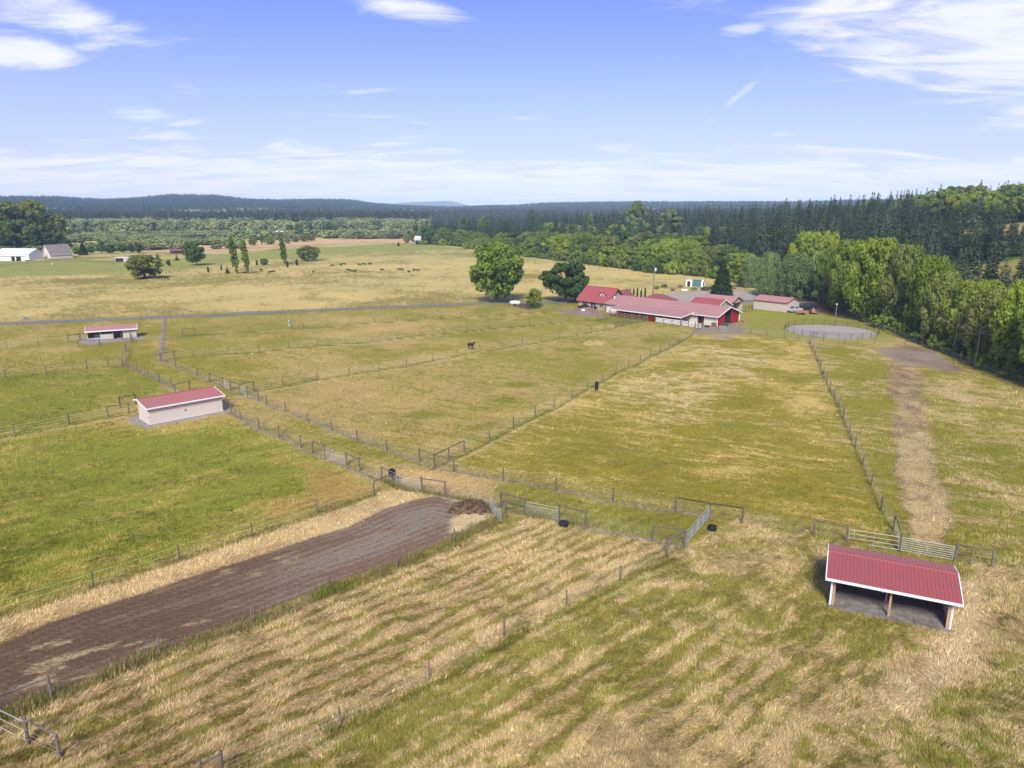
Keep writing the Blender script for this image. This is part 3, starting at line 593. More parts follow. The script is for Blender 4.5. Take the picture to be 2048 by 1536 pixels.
fence('mesh fence with grey posts along the far side of the whole mown lane', F1, (.085, 1.55), MW, 'wire', .008, True, braces=(4, 6, 8, 15+1, 17, 22), skip=(5, 7))
fence('mesh fence on the near side of the lane, above the closed beige shed', F2[:10], (.085, 1.55), MW, 'wire', .008, True, braces=(3,))
fence('mesh fence section from the beige shed to the dirt track gate', F2[10:22], (.085, 1.55), MW, 'wire', .008, True, braces=(0, 6, 8, 10), skip=(7,))
fence('mesh fence section between the dirt track gate and the leaning silver gate panel', F2[22:25], (.085, 1.55), MW, 'wire', .008, True, braces=(0,))
fence('mesh fence along the near edge of the green lane, ending at the lane corner', F2[25:27]+F2[26:30], (.085, 1.55), MW, 'wire', .008, True, skip=(0, 1), braces=(2, 4), skipposts=(1,))
fence('lone braced pair of posts at the head of the weedy fence', F2[24:26], (.085, 1.55), (.5, .9, 1.3), braces=(0,))
fence('wire fence between the two hay paddocks of the foreground', F3, (.065, 1.45), (.25, .55, .85, 1.15), 'tape', .007, braces=(0,))
fence('wire fence along the weedy edge of the dirt track', F4, (.065, 1.45), (.3, .65, 1.0), 'wire', .006, braces=(6,), skip=())
fence('short braced span joining the weedy fence to the manure pile corner', GP([(1009, 1032), (1050, 1028)]), (.085, 1.55), (.6,), braces=(0,), skipposts=(1,))
fence('two-strand wire fence between the green paddock and the straw strip', F5, (.065, 1.45), (.75, 1.3), 'tape', .012)
fence('five-strand wire fence running straight down the right paddocks to the shelter gate', F13, (.085, 1.55), (.35, .6, .85, 1.1, 1.35), 'tape', .011, braces=(0,))
fence('wire fence with wooden posts crossing the middle pasture past the black horse', F12, (.085, 1.55), (.5, .9, 1.3), 'tape', .011, braces=(0,))
fence('wire fence crossing the pasture behind the dark brown horse', F11, (.065, 1.45), (.5, .9, 1.3), 'tape', .012, braces=(0,))
fence('wire fence crossing the upper pasture, second from the road', F10, (.065, 1.45), (.5, .9, 1.3), 'tape', .013, braces=(0,))
fence('wire fence crossing the uppermost paddock beside the white horse', F9, (.065, 1.45), (.5, .9, 1.3), 'wire', .012, braces=(0,))
fence('wire fence at the left edge, ending at the lane bend', F7, (.085, 1.55), (.5, .9, 1.3), 'tape', .010, braces=(4,))
fence('wire fence at the left edge, ending at the closed beige shed', F6, (.085, 1.55), (.5, .9, 1.3), 'tape', .012, braces=(3,))
fence('braced rail fence beside the left end of the closed beige shed', GP([(241, 816), (272, 808)]), (.085, 1.55), (.6, 1.1), braces=(0,))
fence('short rail fence behind the right end of the beige shed', GP([(351, 786), (380, 782)]), (.085, 1.55), (.9,), braces=(0,))
fence('wire fence at the left edge, ending at the pen of the open shelter', F8, (.065, 1.45), (.5, .9, 1.3), 'tape', .012, braces=(3,))
fence('boundary fence of pale posts below the big trees at the right', F15, (.085, 1.55), (.25, .55, .85, 1.15, 1.4), 'tape', .012, braces=(8,))
fence('wire fence with pale posts between the barn yard and the right pasture', F14, (.065, 1.45), (.25, .5, .75, 1.0, 1.3), 'galv', .014, braces=())
fence('post and wire fence behind the near open shelter', FR, (.085, 1.55), (.3, .55, .85, 1.1, 1.35), 'wire', .009, braces=(1, 3, 6), skip=(0, 4, 5), skipposts=(0,))
fence('wire fence with dark posts along the near side of the road', ROADF, (.05, 1.35), (.4, .8, 1.2), 'wire', .010)
fence('wire fence with dark posts along the far side of the road, at the meadow', ROADB, (.05, 1.35), (.4, .8, 1.2), 'wire', .010)
fence('braced corner posts at the lane corner gate', GP([(1352, 1024), (1418, 1036), (1484, 1046)]), (.085, 1.55), (), braces=(0, 1))
fence('braced fence end beside the manure pile', GP([(1002, 1013), (1050, 1028)]), (.085, 1.55), (.5, .9), braces=(0,))
fence('braced post pair where the middle pasture fence meets the lane', GP([(869, 935), (897, 921)]), (.085, 1.55), (), braces=(0,), skipposts=(0,))
fence('braced post pair left of the dirt track gate', GP([(748, 990), (791, 974)]), (.085, 1.55), (.6, 1.1), braces=(0,))
fence('thin insulated post carrying white wire right of the near shelter gate', GP([(1940, 1129), (1983, 1135)]), (.05, 1.35), (.9,), 'tape')
gate('silver mesh gate across the lane side, beside the three-post brace', F1[4+1], F1[6], mesh=True); gate('silver mesh gate between braced posts, right one of the far lane pair', F1[7], F1[8], mesh=True)
gate('silver mesh gate into the big green paddock', F2[17], F2[18], mesh=True)
gate('silver mesh gate at the head of the dirt track', F2[21], F2[22], mesh=True)
gate('silver mesh gate next to the black covered trough', F2[25], F2[26], mesh=True)
gm = ((F2[29][0]+FR[1][0])/2, (F2[29][1]+FR[1][1])/2)
gate('nearer silver mesh gate of the lane corner', F2[29], gm, mesh=True); gate('farther silver mesh gate of the lane corner, by the round trough', gm, FR[1], mesh=True)
gate('silver six-bar gate behind the near shelter', FR[5], FR[6], bars=5)
gate('grey three-bar gate behind the left half of the near shelter', FR[4], FR[5], bars=2)
gate('silver gate panel standing end-on beside the manure pile', G(979, 1016), G(1003, 1048), mesh=True)
gate('silver three-bar gate at the lower left corner of the photo', G(-70, 1422), G(57, 1486), bars=1, h=1.4)
fence('braced posts with round rail at the lower left corner', GP([(57, 1486), (121, 1517)]), (.12, 1.7), (.3, .6, .9), braces=(0,))
fence('fence end with round brace rail at the bottom edge', GP([(445, 1558), (405, 1580)]), (.12, 1.7), (.5,), braces=(0,))
# pens around the left open shelter
fence('upper rail fence of the pen before the left open shelter', GP([(137, 684), (160, 681), (195, 679)]), (.065, 1.45), (.5, .9), braces=(0, 1))
fence('wire pen fence in front of the left open shelter', GP([(158, 694), (200, 693), (265, 684)]), (.085, 1.55), (.4, .8, 1.2), 'wire', .012, braces=(0,))
gate('pale gate before the left open shelter', G(190, 683), G(222, 681), bars=3)
fence('pale rail fence before the closed stall of the left open shelter', GP([(243, 680), (262, 678)]), (.065, 1.45), (.5,), braces=(0,))
fence('braced rail fence at the bend of the lane, right side', GP([(322, 722), (350, 718)]), (.085, 1.55), (.9,), braces=(0,))
# ring of pipe panels
pc = ((G(1575, 663)[0]+G(1748, 663)[0])/2, 177.0); RAD = 10.9
rp = empty('round_pen', (pc[0], pc[1], 0), 0, 'round pen of dark pipe panels in the grass right of the barn', 'pen')
for k in range(24):
    a0 = 2*math.pi*k/24; a1 = 2*math.pi*(k+1)/24; p = (pc[0]+RAD*math.cos(a0), pc[1]+RAD*math.sin(a0)); q = (pc[0]+RAD*math.cos(a1), pc[1]+RAD*math.sin(a1))
    link('post', DPOST, rp, (p[0]-pc[0], p[1]-pc[1], 0)); f = MB()
    for zz in (.35, .62, .9, 1.15, 1.42): f.tube((*p, zz), (*q, zz), .02, 4)
    f.build('panel', M['darkpipe'], rp)
ringp = [(pc[0]+10.7*math.cos(k*math.pi/20), pc[1]+10.7*math.sin(k*math.pi/20)) for k in range(40)]
sheet('pen_sand', ringp, .04, M['sand'])
gate('dark pipe gate on the near side of the round pen', G(1619, 672), G(1647, 678), m='darkpipe', bars=3)
# light pole in the paddock
def cone_pole(name, label, x, y, h, r0, r1, m, cat):
    o = empty(name, (x, y, T1(x, y)), 0, label, cat); b = MB(); b.tube((x, y, T1(x, y)-.2), (x, y, T1(x, y)+h), r0, 8, r1); b.build('pole', m, o); return o
lx, ly = G(1669, 652); lp = cone_pole('lamp_post', 'grey wooden light pole with small white lamp beside the round pen', lx, ly, 5.6, .17, .12, M['post'], 'lamp post')
b = MB(); b.box(lx-.14, lx+.14, ly-.14, ly+.14, 5.6, 5.95); b.build('lamp', M['white'], lp)
ux, uy = G(1306, 591); up = cone_pole('utility_pole', 'tall grey utility pole with white transformer behind the long barn', ux, uy, 10.8, .22, .13, M['post'], 'utility pole')
b = MB(); b.tube((ux+.5, uy, 8.7), (ux+.5, uy, 9.8), .28, 10); b.build('transformer', M['white'], up)
b = MB(); b.tube((ux, uy-.2, 2), (ux, uy-.2, 8.6), .05, 5); b.build('conduit', M['galv'], up)

# ---------------------------------------------------------------- buildings
def wall(mb, fr, a0, a1, b, t, z0, z1, op=(), axis='a'):
    """wall slab with rectangular openings (u0,u1,z0,z1); axis b swaps the run direction"""
    def put(u0, u1, w0, w1):
        if u1-u0 < .01 or w1-w0 < .01: return
        if axis == 'a': fbox(mb, fr, u0, u1, b, b+t, w0, w1)
        else: fbox(mb, fr, b, b+t, u0, u1, w0, w1)
    u = a0
    for o0, o1, w0, w1 in sorted(op):
        put(u, o0, z0, z1); put(o0, o1, z0, w0); put(o0, o1, w1, z1); u = o1
    put(u, a1, z0, z1)
def gablewall(mb, fr, a, t, b0, b1, bp, z0, z1a, z1b, zp):
    pts = [(b0, z0), (b1, z0), (b1, z1b), (bp, zp), (b0, z1a)]
    mb.hexa([fr(a, b, z) for b, z in pts], [fr(a+t, b, z) for b, z in pts])
def roofslab(fr, a0, a1, bl, zl, bh, zh, t, ribs=0, rh=.03, rw=.05, mb=None):
    mb = mb or MB()
    mb.hexa([fr(a0, bl, zl), fr(a1, bl, zl), fr(a1, bh, zh), fr(a0, bh, zh)], [fr(a0, bl, zl+t), fr(a1, bl, zl+t), fr(a1, bh, zh+t), fr(a0, bh, zh+t)])
    if ribs:
        n = int((a1-a0)/ribs)
        for k in range(n+1):
            a = a0+rw/2+(a1-a0-rw)*k/n; z = t-.005
            mb.hexa([fr(a-rw/2, bl, zl+z), fr(a+rw/2, bl, zl+z), fr(a+rw/2, bh, zh+z), fr(a-rw/2, bh, zh+z)], [fr(a-rw/4, bl, zl+z+rh), fr(a+rw/4, bl, zl+z+rh), fr(a+rw/4, bh, zh+z+rh), fr(a-rw/4, bh, zh+z+rh)])
    return mb
def window(parent, fr, a0, a1, b, z0, z1, axis='a', t=.06, mull=1, fm='white', gm='glass', side=-1):
    f = MB(); w = .09; d0, d1 = (b-t, b+.03) if side < 0 else (b-.03, b+t)
    def bx(mb, u0, u1, w0, w1, e=0.0, dd=None):
        x0, x1 = dd or (d0, d1)
        if axis == 'a': fbox(mb, fr, u0, u1, x0-e, x1+e, w0, w1)
        else: fbox(mb, fr, x0-e, x1+e, u0, u1, w0, w1)
    bx(f, a0-w, a1+w, z0-w, z0); bx(f, a0-w, a1+w, z1, z1+w); bx(f, a0-w, a0, z0, z1); bx(f, a1, a1+w, z0, z1)
    for k in range(mull): u = a0+(a1-a0)*(k+1)/(mull+1); bx(f, u-.04, u+.04, z0, z1, -.004)
    fo = f.build('window', M[fm], parent)
    for k in range(mull+1):
        u0 = a0+(a1-a0)*k/(mull+1)+.03; u1 = a0+(a1-a0)*(k+1)/(mull+1)-.03; p = MB()
        bx(p, u0, u1, z0-.001, z1+.001, 0, (b-.005, b+.015)); p.build('pane', M[gm], fo)
    return fo
def boards(parent, fr, a0, a1, b, z0, z1, n, bh, m, t=.04, name='board'):
    for k in range(n):
        z = z0+(z1-z0-bh)*k/max(1, n-1); q = MB(); fbox(q, fr, a0, a1, b, b+t, z, z+bh); q.build(name, M[m], parent)
# --- near open shelter
o = empty('open_shelter', SH(0, 0), 0, 'open-fronted horse shelter with ribbed red metal roof, nearest building at the right', 'shelter')
f = MB(); f.hexa([SH(-.15, -.25, -.2), SH(8.2, -.25, -.2), SH(8.2, 4.9, -.2), SH(-.15, 4.9, -.2)], [SH(-.15, -.25, .0), SH(8.2, -.25, .0), SH(8.2, 4.9, .0), SH(-.15, 4.9, .0)]); f.build('floor', M['concrete'], o)
for i in range(7):
    for j in range(4):
        q = MB(); a = -.05+i*1.17; b_ = -.2+j*1.22
        fbox(q, SH, a, min(a+1.15, 8.1), b_, b_+1.2, .001, .035+.012*((i*3+j) % 2)); q.build('floor_mat', M['concrete'], o)
w = MB(); wall(w, SH, 0, 8.05, 4.7, .06, 0, 2.5); w.build('back_wall', M['oldwood'], o)
for a in (0.0, 7.95):
    w = MB(); w.hexa([SH(a, 0, 0), SH(a+.1, 0, 0), SH(a+.1, 4.7, 0), SH(a, 4.7, 0)], [SH(a, 0, 2.42), SH(a+.1, 0, 2.42), SH(a+.1, 4.7, 2.55), SH(a, 4.7, 2.55)]); w.build('side_wall', M['cream'], o)
for a in (.13, 3.98, 7.77):
    q = MB(); fbox(q, SH, a, a+.15, .02, .18, 0, 2.4); q.build('post', M['wood'], o)
for a in (3.9,):
    q = MB(); fbox(q, SH, a, a+.15, 2.3, 2.45, 0, 2.7); q.build('post', M['wood'], o)
q = MB(); fbox(q, SH, 7.45, 7.6, 4.4, 4.6, 0, 2.6); q.build('post', M['wood'], o)
q = MB(); fbox(q, SH, -.06, 0.0, -.02, .24, 0, 2.4); q.build('corner_trim', M['white'], o); q = MB(); fbox(q, SH, 8.05, 8.11, -.02, .24, 0, 2.4); q.build('corner_trim', M['white'], o)
r = roofslab(SH, -.45, 8.5, -.55, 2.43, 3.05, 3.12, .05, .262); r.build('roof_front', M['redroof'], o)
r = roofslab(SH, -.45, 8.5, 5.25, 2.68, 3.05, 3.12, .05, .262); r.build('roof_rear', M['fadedroof'], o)['label'] = 'rear slope, grazing light painted as a duller red'  # rear slope's dimmer grazing light put into a duller red
q = MB(); q.hexa([SH(-.46, 2.85, 3.12), SH(8.51, 2.85, 3.12), SH(8.51, 3.25, 3.14), SH(-.46, 3.25, 3.14)], [SH(-.46, 2.9, 3.19), SH(8.51, 2.9, 3.19), SH(8.51, 3.2, 3.20), SH(-.46, 3.2, 3.20)]); q.build('ridge_cap', M['redroof'], o)
q = MB(); fbox(q, SH, -.5, 8.55, -.66, -.56, 2.32, 2.50); q.build('gutter', M['white'], o)
for a in (-.52, 8.50):
    q = MB(); q.hexa([SH(a, -.6, 2.30), SH(a+.07, -.6, 2.30), SH(a+.07, 3.05, 3.0), SH(a, 3.05, 3.0)], [SH(a, -.6, 2.49), SH(a+.07, -.6, 2.49), SH(a+.07, 3.05, 3.19), SH(a, 3.05, 3.19)])
    q.hexa([SH(a, 3.05, 3.0), SH(a+.07, 3.05, 3.0), SH(a+.07, 5.27, 2.54), SH(a, 5.27, 2.54)], [SH(a, 3.05, 3.19), SH(a+.07, 3.05, 3.19), SH(a+.07, 5.27, 2.73), SH(a, 5.27, 2.73)]); q.build('rake_trim', M['white'], o)
q = MB(); fbox(q, SH, 3.55, 3.75, 2.2, 2.4, .8, 1.15); q.build('feeder', M['white'], o)
# --- closed beige shed
S2.z = .04; o = empty('closed_shed', S2(0, 0), 0, 'closed beige shed with grooved siding and faded red roof by the lane', 'shed')
f = MB(); f.hexa([S2(-.1, -.1, -.3), S2(10.6, -.1, -.3), S2(10.6, 4.7, -.3), S2(-.1, 4.7, -.3)], [S2(-.1, -.1, .03), S2(10.6, -.1, .03), S2(10.6, 4.7, .03), S2(-.1, 4.7, .03)]); f.build('footing', M['gravel'], o)
w = MB(); fbox(w, S2, 0, 10.5, 0, .1, .03, 2.52)
for k in range(52): a = .1+k*.2; fbox(w, S2, a, a+.172, -.022, .0, .2, 2.48)
w.build('front_wall', M['cream'], o)
w = MB(); fbox(w, S2, 0, 10.5, 4.5, 4.6, .03, 2.78); w.build('back_wall', M['cream'], o)
for a in (.001, 10.4):
    w = MB(); gablewall(w, S2, a, .099, .1, 4.5, 3.7, .03, 2.54, 2.80, 3.08)
    if a < 1:
        for k in range(22): b_ = .12+k*.2; fbox(w, S2, -.022, .0, b_, b_+.172, .2, 2.44)
    w.build('side_wall', M['cream'], o)
q = MB(); fbox(q, S2, -.05, 10.55, -.06, -.032, .03, .24); fbox(q, S2, -.06, -.03, -.06, 4.6, .03, .24); q.build('skirt_board', M['cream'], o)
r = roofslab(S2, -.3, 10.8, -.38, 2.50, 3.7, 3.13, .04, .3, .02); r.build('roof_front', M['fadedroof'], o)
r = roofslab(S2, -.3, 10.8, 5.3, 2.78, 3.7, 3.13, .04, .3, .02); r.build('roof_rear', M['fadedroof'], o)
q = MB(); q.beam(S2(-.3, 3.7, 3.18), S2(10.8, 3.7, 3.18), .22, .05); q.build('ridge_cap', M['redroof'], o)
q = MB(); fbox(q, S2, -.38, 10.88, -.50, -.385, 2.38, 2.57); q.build('gutter', M['white'], o)
for a in (-.39, 10.81):
    q = MB(); q.hexa([S2(a, -.45, 2.36), S2(a+.08, -.45, 2.36), S2(a+.08, 3.7, 3.0), S2(a, 3.7, 3.0)], [S2(a, -.45, 2.56), S2(a+.08, -.45, 2.56), S2(a+.08, 3.7, 3.21), S2(a, 3.7, 3.21)])
    q.hexa([S2(a, 3.7, 3.0), S2(a+.08, 3.7, 3.0), S2(a+.08, 5.33, 2.66), S2(a, 5.33, 2.66)], [S2(a, 3.7, 3.21), S2(a+.08, 3.7, 3.21), S2(a+.08, 5.33, 2.86), S2(a, 5.33, 2.86)]); q.build('rake_trim', M['white'], o)
q = MB(); fbox(q, S2, 4.95, 5.1, -.12, -.03, 1.2, 1.4); q.build('vent', M['darkpipe'], o); q = MB(); fbox(q, S2, -.14, .1, -.05, -.03, 1.1, 1.16); q.build('hasp', M['darkpipe'], o)
# --- left open shed with three stalls
S3.z = .04; o = empty('stall_shelter', S3(0, 0), 0, 'long beige stall shelter with open bays and pale pink roof beside the lane', 'shelter')
L3 = 10.2
w = MB(); wall(w, S3, 0, L3, 3.6, .1, 0, 2.6); w.build('back_wall', M['beige'], o)
for a in (0, L3-.1):
    w = MB(); gablewall(w, S3, a, .1, 0, 3.6, 2.4, 0, 2.2, 2.6, 2.85); w.build('side_wall', M['beige'], o)
w = MB(); fbox(w, S3, 7.45, L3-.1, 0, .08, 0, 2.2); w.build('front_wall', M['beige'], o)
w = MB(); fbox(w, S3, 2.75, 5.15, 0, .08, .05, 1.25); w.build('half_wall', M['beige'], o)
for a in (2.6, 5.2, 7.3): w = MB(); fbox(w, S3, a, a+.14, .0, .14, 0, 2.25); w.build('post', M['beige'], o)
for a in (2.62, 5.22, 7.32): w = MB(); fbox(w, S3, a, a+.1, .15, 3.6, 0, 1.6); w.build('stall_partition', M['oldwood'], o)
w = MB(); fbox(w, S3, .1, 2.6, .02, .08, .05, .5); w.build('kick_board', M['galv'], o)
r = roofslab(S3, -.3, L3+.3, -.5, 2.16, 2.4, 2.92, .04, .3, .015); r.build('roof_front', M['pinkroof'], o)
r = roofslab(S3, -.3, L3+.3, 4.1, 2.55, 2.4, 2.92, .04, .3, .015); r.build('roof_rear', M['pinkroof'], o)
q = MB(); fbox(q, S3, -.4, L3+.4, -.65, -.505, 1.98, 2.22); q.build('gutter', M['white'], o)
for a in (-.41, L3+.31):
    q = MB(); q.hexa([S3(a, -.6, 1.98), S3(a+.09, -.6, 1.98), S3(a+.09, 2.4, 2.75), S3(a, 2.4, 2.75)], [S3(a, -.6, 2.24), S3(a+.09, -.6, 2.24), S3(a+.09, 2.4, 3.0), S3(a, 2.4, 3.0)])
    q.hexa([S3(a, 2.4, 2.75), S3(a+.09, 2.4, 2.75), S3(a+.09, 4.12, 2.4), S3(a, 4.12, 2.4)], [S3(a, 2.4, 3.0), S3(a+.09, 2.4, 3.0), S3(a+.09, 4.12, 2.62), S3(a, 4.12, 2.62)]); q.build('rake_trim', M['white'], o)
# --- long barn
BF = Fr((53.9, 184.9), (.698, -.716), .05); o = empty('horse_barn', BF(0, 0), 0, 'long low horse barn with faded red roof, red gable end and white porch boards', 'barn')
W_ = 11.3; LB = 36.9
w = MB(); wall(w, BF, -LB, 0, 0, .12, 0, 2.75, [(-5.7, -4.1, 0, 2.2), (-12.2, -10.6, 1.1, 2.0), (-14.8, -13.2, 1.1, 2.0), (-18, -16.5, 0, 2.1), (-21.5, -20, 1.1, 2.0), (-25, -23.4, 1.1, 2.0), (-29, -27.5, 0, 2.1)]); w.build('front_wall', M['cream'], o)
for a0, a1, z0, z1 in [(-5.7, -4.1, 0, 2.2), (-12.2, -10.6, 1.1, 2.0), (-14.8, -13.2, 1.1, 2.0), (-18, -16.5, 0, 2.1), (-21.5, -20, 1.1, 2.0), (-25, -23.4, 1.1, 2.0), (-29, -27.5, 0, 2.1)]:
    q = MB(); fbox(q, BF, a0, a1, .4, .44, z0, z1); q.build('stall_shade_panel', M['dark'], o)  # dark sheet set behind each gap to paint the stall's shade
q = MB(); fbox(q, BF, -5.86, -5.7, -.03, .1, 0, 2.3); fbox(q, BF, -4.1, -3.94, -.03, .1, 0, 2.3); q.build('door_trim', M['red'], o)
w = MB(); wall(w, BF, -LB, 0, W_-.12, .12, 0, 2.75); w.build('rear_wall', M['cream'], o)
w = MB(); gablewall(w, BF, -LB+.001, .12, .12, W_-.12, W_/2, 0, 2.78, 2.78, 4.55); w.build('left_gable', M['cream'], o)
# red gable end with its tall aisle opening
w = MB(); ow0, ow1 = 4.0, 7.2; zr = lambda b: 2.78+(4.55-2.78)*(1-abs(b-W_/2)/(W_/2))
w.hexa([BF(-.12, .12, 0), BF(-.12, ow0, 0), BF(-.12, ow0, zr(ow0)), BF(-.12, .12, zr(.12))], [BF(0, .12, 0), BF(0, ow0, 0), BF(0, ow0, zr(ow0)), BF(0, .12, zr(.12))]); w.build('red_gable_wall', M['red'], o)
w = MB(); w.hexa([BF(-.12, ow1, 0), BF(-.12, W_-.12, 0), BF(-.12, W_-.12, zr(W_-.12)), BF(-.12, ow1, zr(ow1))], [BF(0, ow1, 0), BF(0, W_-.12, 0), BF(0, W_-.12, zr(W_-.12)), BF(0, ow1, zr(ow1))]); w.build('red_gable_wall', M['red'], o)
w = MB()
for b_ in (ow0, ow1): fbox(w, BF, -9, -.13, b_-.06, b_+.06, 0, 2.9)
fbox(w, BF, -9.1, -9, ow0, ow1, 0, 3.6); w.build('aisle_wall', M['dark'], o)  # aisle shade put into the near-black wall colour
q = MB(); fbox(q, BF, -4.1, -4.0, ow0+.1, ow1-.1, .5, .58); fbox(q, BF, -4.1, -4.0, ow0+.1, ow1-.1, 1.1, 1.18); q.build('aisle_gate', M['galv'], o)
sl = (4.55-2.75)/(W_/2)
r = roofslab(BF, -LB-.3, .6, -.7, 2.75-.7*sl+.05, W_/2, 4.65, .05, .9, .02, .06); r.build('roof_front', M['pinkroof'], o)
r = roofslab(BF, -LB-.3, .6, W_+.7, 2.75-.7*sl+.05, W_/2, 4.65, .05, .9, .02, .06); r.build('roof_rear', M['pinkroof'], o)
for s_ in (0, 1):
    q = MB(); bb = -.75 if s_ == 0 else W_+.75; q.hexa([BF(.6, bb, 2.35), BF(.68, bb, 2.35), BF(.68, W_/2, 4.45), BF(.6, W_/2, 4.45)], [BF(.6, bb, 2.62), BF(.68, bb, 2.62), BF(.68, W_/2, 4.72), BF(.6, W_/2, 4.72)]); q.build('rake_trim', M['white'], o)
q = MB(); fbox(q, BF, -7.6, .7, -.86, -.74, 2.42, 2.60); q.build('gutter', M['white'], o); q = MB(); fbox(q, BF, -LB, .7, W_+.74, W_+.86, 2.42, 2.60); q.build('gutter', M['white'], o)
for bb, sg in ((-.8, 1), (W_+.8, -1)):
    q = MB(); q.beam(BF(.3, bb, 2.45), BF(.1, bb+sg*.65, 1.9), .13); q.beam(BF(.1, bb+sg*.65, 1.9), BF(.1, bb+sg*.65, 0), .13); q.build('downpipe', M['white'], o)
q = MB(); fbox(q, BF, -36.5, -36.2, 3.0, 3.3, 3.6, 4.6); q.build('vent_pipe', M['white'], o)
# lean-to porch
PA0, PA1, PB = -31.3, -7.2, -6.1
r = roofslab(BF, PA0, PA1, PB, 2.14, .5, 2.98, .05, .9, .02, .06); r.build('porch_roof', M['pinkroof'], o)
q = MB(); fbox(q, BF, PA0-.1, PA1+.1, PB-.16, PB-.01, 2.02, 2.24); q.build('porch_gutter', M['white'], o)
for a in (PA0-.09, PA1+.01): q = MB(); q.hexa([BF(a, PB-.1, 2.0), BF(a+.08, PB-.1, 2.0), BF(a+.08, .4, 2.8), BF(a, .4, 2.8)], [BF(a, PB-.1, 2.22), BF(a+.08, PB-.1, 2.22), BF(a+.08, .4, 3.04), BF(a, .4, 3.04)]); q.build('porch_rake', M['white'], o)
pa = [PA0+.2+(PA1-PA0-.4)*k/9 for k in range(10)]
for a in pa: q = MB(); fbox(q, BF, a-.08, a+.08, PB+.25, PB+.41, -.2, 2.2); q.build('porch_post', M['oldwood'], o)
for k in range(9):
    boards(o, BF, pa[k]+.09, pa[k+1]-.09, PB+.3, .15, 1.35, 4, .20 if k >= 6 else .16, 'white' if k >= 6 else ('red' if k == 5 else 'oldwood'), .05, 'fence_board')
for k in (1, 3, 5, 7): q = MB(); fbox(q, BF, pa[k]-.05, pa[k]+.05, PB+.5, -.05, .1, 1.6); q.build('stall_partition', M['oldwood'], o)
# board fences of the pens in front of the barn
def board_fence(label, pts, n=4, h=1.4, bh=.15, m='rail', group=None, pm=(.085, 1.55)):
    z = T1(*pts[0]); o = empty('board_fence', (pts[0][0], pts[0][1], z), 0, label, 'fence', group)
    for p in pts: link('post', POST[pm], o, (p[0]-pts[0][0], p[1]-pts[0][1], 0))
    for a, b in zip(pts[:-1], pts[1:]):
        for k in range(n): zz = .2+(h-.35)*k/(n-1)+z; q = MB(); q.beam((a[0], a[1], zz+bh/2), (b[0], b[1], zz+bh/2), .04, bh); q.build('board', M[m], o)
    return o
board_fence('dark brown board fence with pale boards, right of the barn porch', [BF(-7.2, PB+.3)[:2], BF(-4.9, PB+.1)[:2], BF(-2.7, PB-.1)[:2], BF(-.6, PB-.4)[:2]], 4, 1.4, .17, 'white', pm=(.12, 1.7))
board_fence('grey board fence running from the pasture up to the barn porch', GP([(1231, 656), (1246, 652), (1264, 648), (1290, 644)]), 3, 1.3, .12)
fence('braced rail fence at the end of the middle pasture fence, before the barn', GP([(1388, 665), (1396, 661), (1405, 656)]), (.085, 1.55), (.5, .9), braces=(0, 1))
board_fence('grey pipe and board pen fence left of the barn porch', GP([(1192, 643), (1208, 640), (1222, 636)]), 4, 1.4, .10)
gate('pale mesh gate in the yard fence, right of the red barn end', G(1438, 663), G(1458, 664), mesh=True, m='galv')
gate('pipe gate before the house patio', G(1160, 634), G(1180, 632), bars=4)
fence('thin wire fence around the house yard', GP([(1096, 622), (1122, 622), (1145, 626), (1162, 634), (1192, 643)]), (.05, 1.35), (.4, .8, 1.2))
fence('thin post fence behind the yard lawn, left of the house', GP([(1041, 627), (1075, 619), (1120, 617), (1150, 618)]), (.05, 1.35), (.5, 1.0), 'wire', .01, braces=(1,))
# barn yard clutter
def trough(name, label, x, y, r, h, fill, sq=1.0, parent=None):
    o = empty(name, (x, y, 0), 0, label, 'trough'); n = 24; c = lambda rr, k: (x+rr*sq*math.cos(2*math.pi*k/n), y+rr*math.sin(2*math.pi*k/n))
    q = MB()
    for k in range(n):
        a0, a1 = k, k+1; prof = [(r*.94, .0), (r*.97, h*.45), (r*1.0, h*.5), (r, h*.93), (r*1.05, h*.95), (r*1.05, h), (r*.95, h), (r*.9, h*.3)]
        for (r0, z0), (r1, z1) in zip(prof[:-1], prof[1:]): q.quad((*c(r0, a0), z0), (*c(r0, a1), z0), (*c(r1, a1), z1), (*c(r1, a0), z1))
    q.build('tub', M['rubber'], o, True)
    zf = h*.62 if fill == 'water' else h+.02; q = MB(); q.hexa([(*c(r*.94 if fill == 'water' else r*1.04, k), zf-.02) for k in range(n)], [(*c(r*.94 if fill == 'water' else r*1.0, k), zf+.02) for k in range(n)]); q.build('water' if fill == 'water' else 'lid', M['water'] if fill == 'water' else M['rubber'], o)
    return o
x, y = G(1424, 1060); trough('water_trough', 'round black rubber trough full of water by the lane corner gate', x, y, .42, .42, 'water')
x, y = G(1127, 1052); trough('covered_trough', 'oval black trough with a dark lid below the lane gate', x, y, .42, .42, 'lid', 1.15)
x, y = BF(-1.4, -2.6)[:2]; o = trough('rubber_tub', 'low black tub on the concrete at the front of the barn', x, y, .5, .3, 'water', 1.3)
def crate_stack(label, fr, a, b, n, m):
    o = empty('pallet_stack', fr(a, b), 0, label, 'pallets')
    for k in range(n):
        for j in range(3): q = MB(); fbox(q, fr, a, a+1, b+j*.35, b+j*.35+.2, .02+k*.35, .3+k*.35); q.build('plank', M[m], o)
crate_stack('brown pallets standing at the front corner of the red barn end', BF, -1.0, -1.2, 3, 'oldwood')
o = empty('garden_cart', BF(1.6, 1.0), 0, 'blue green wheelbarrow in front of the red barn wall', 'wheelbarrow')
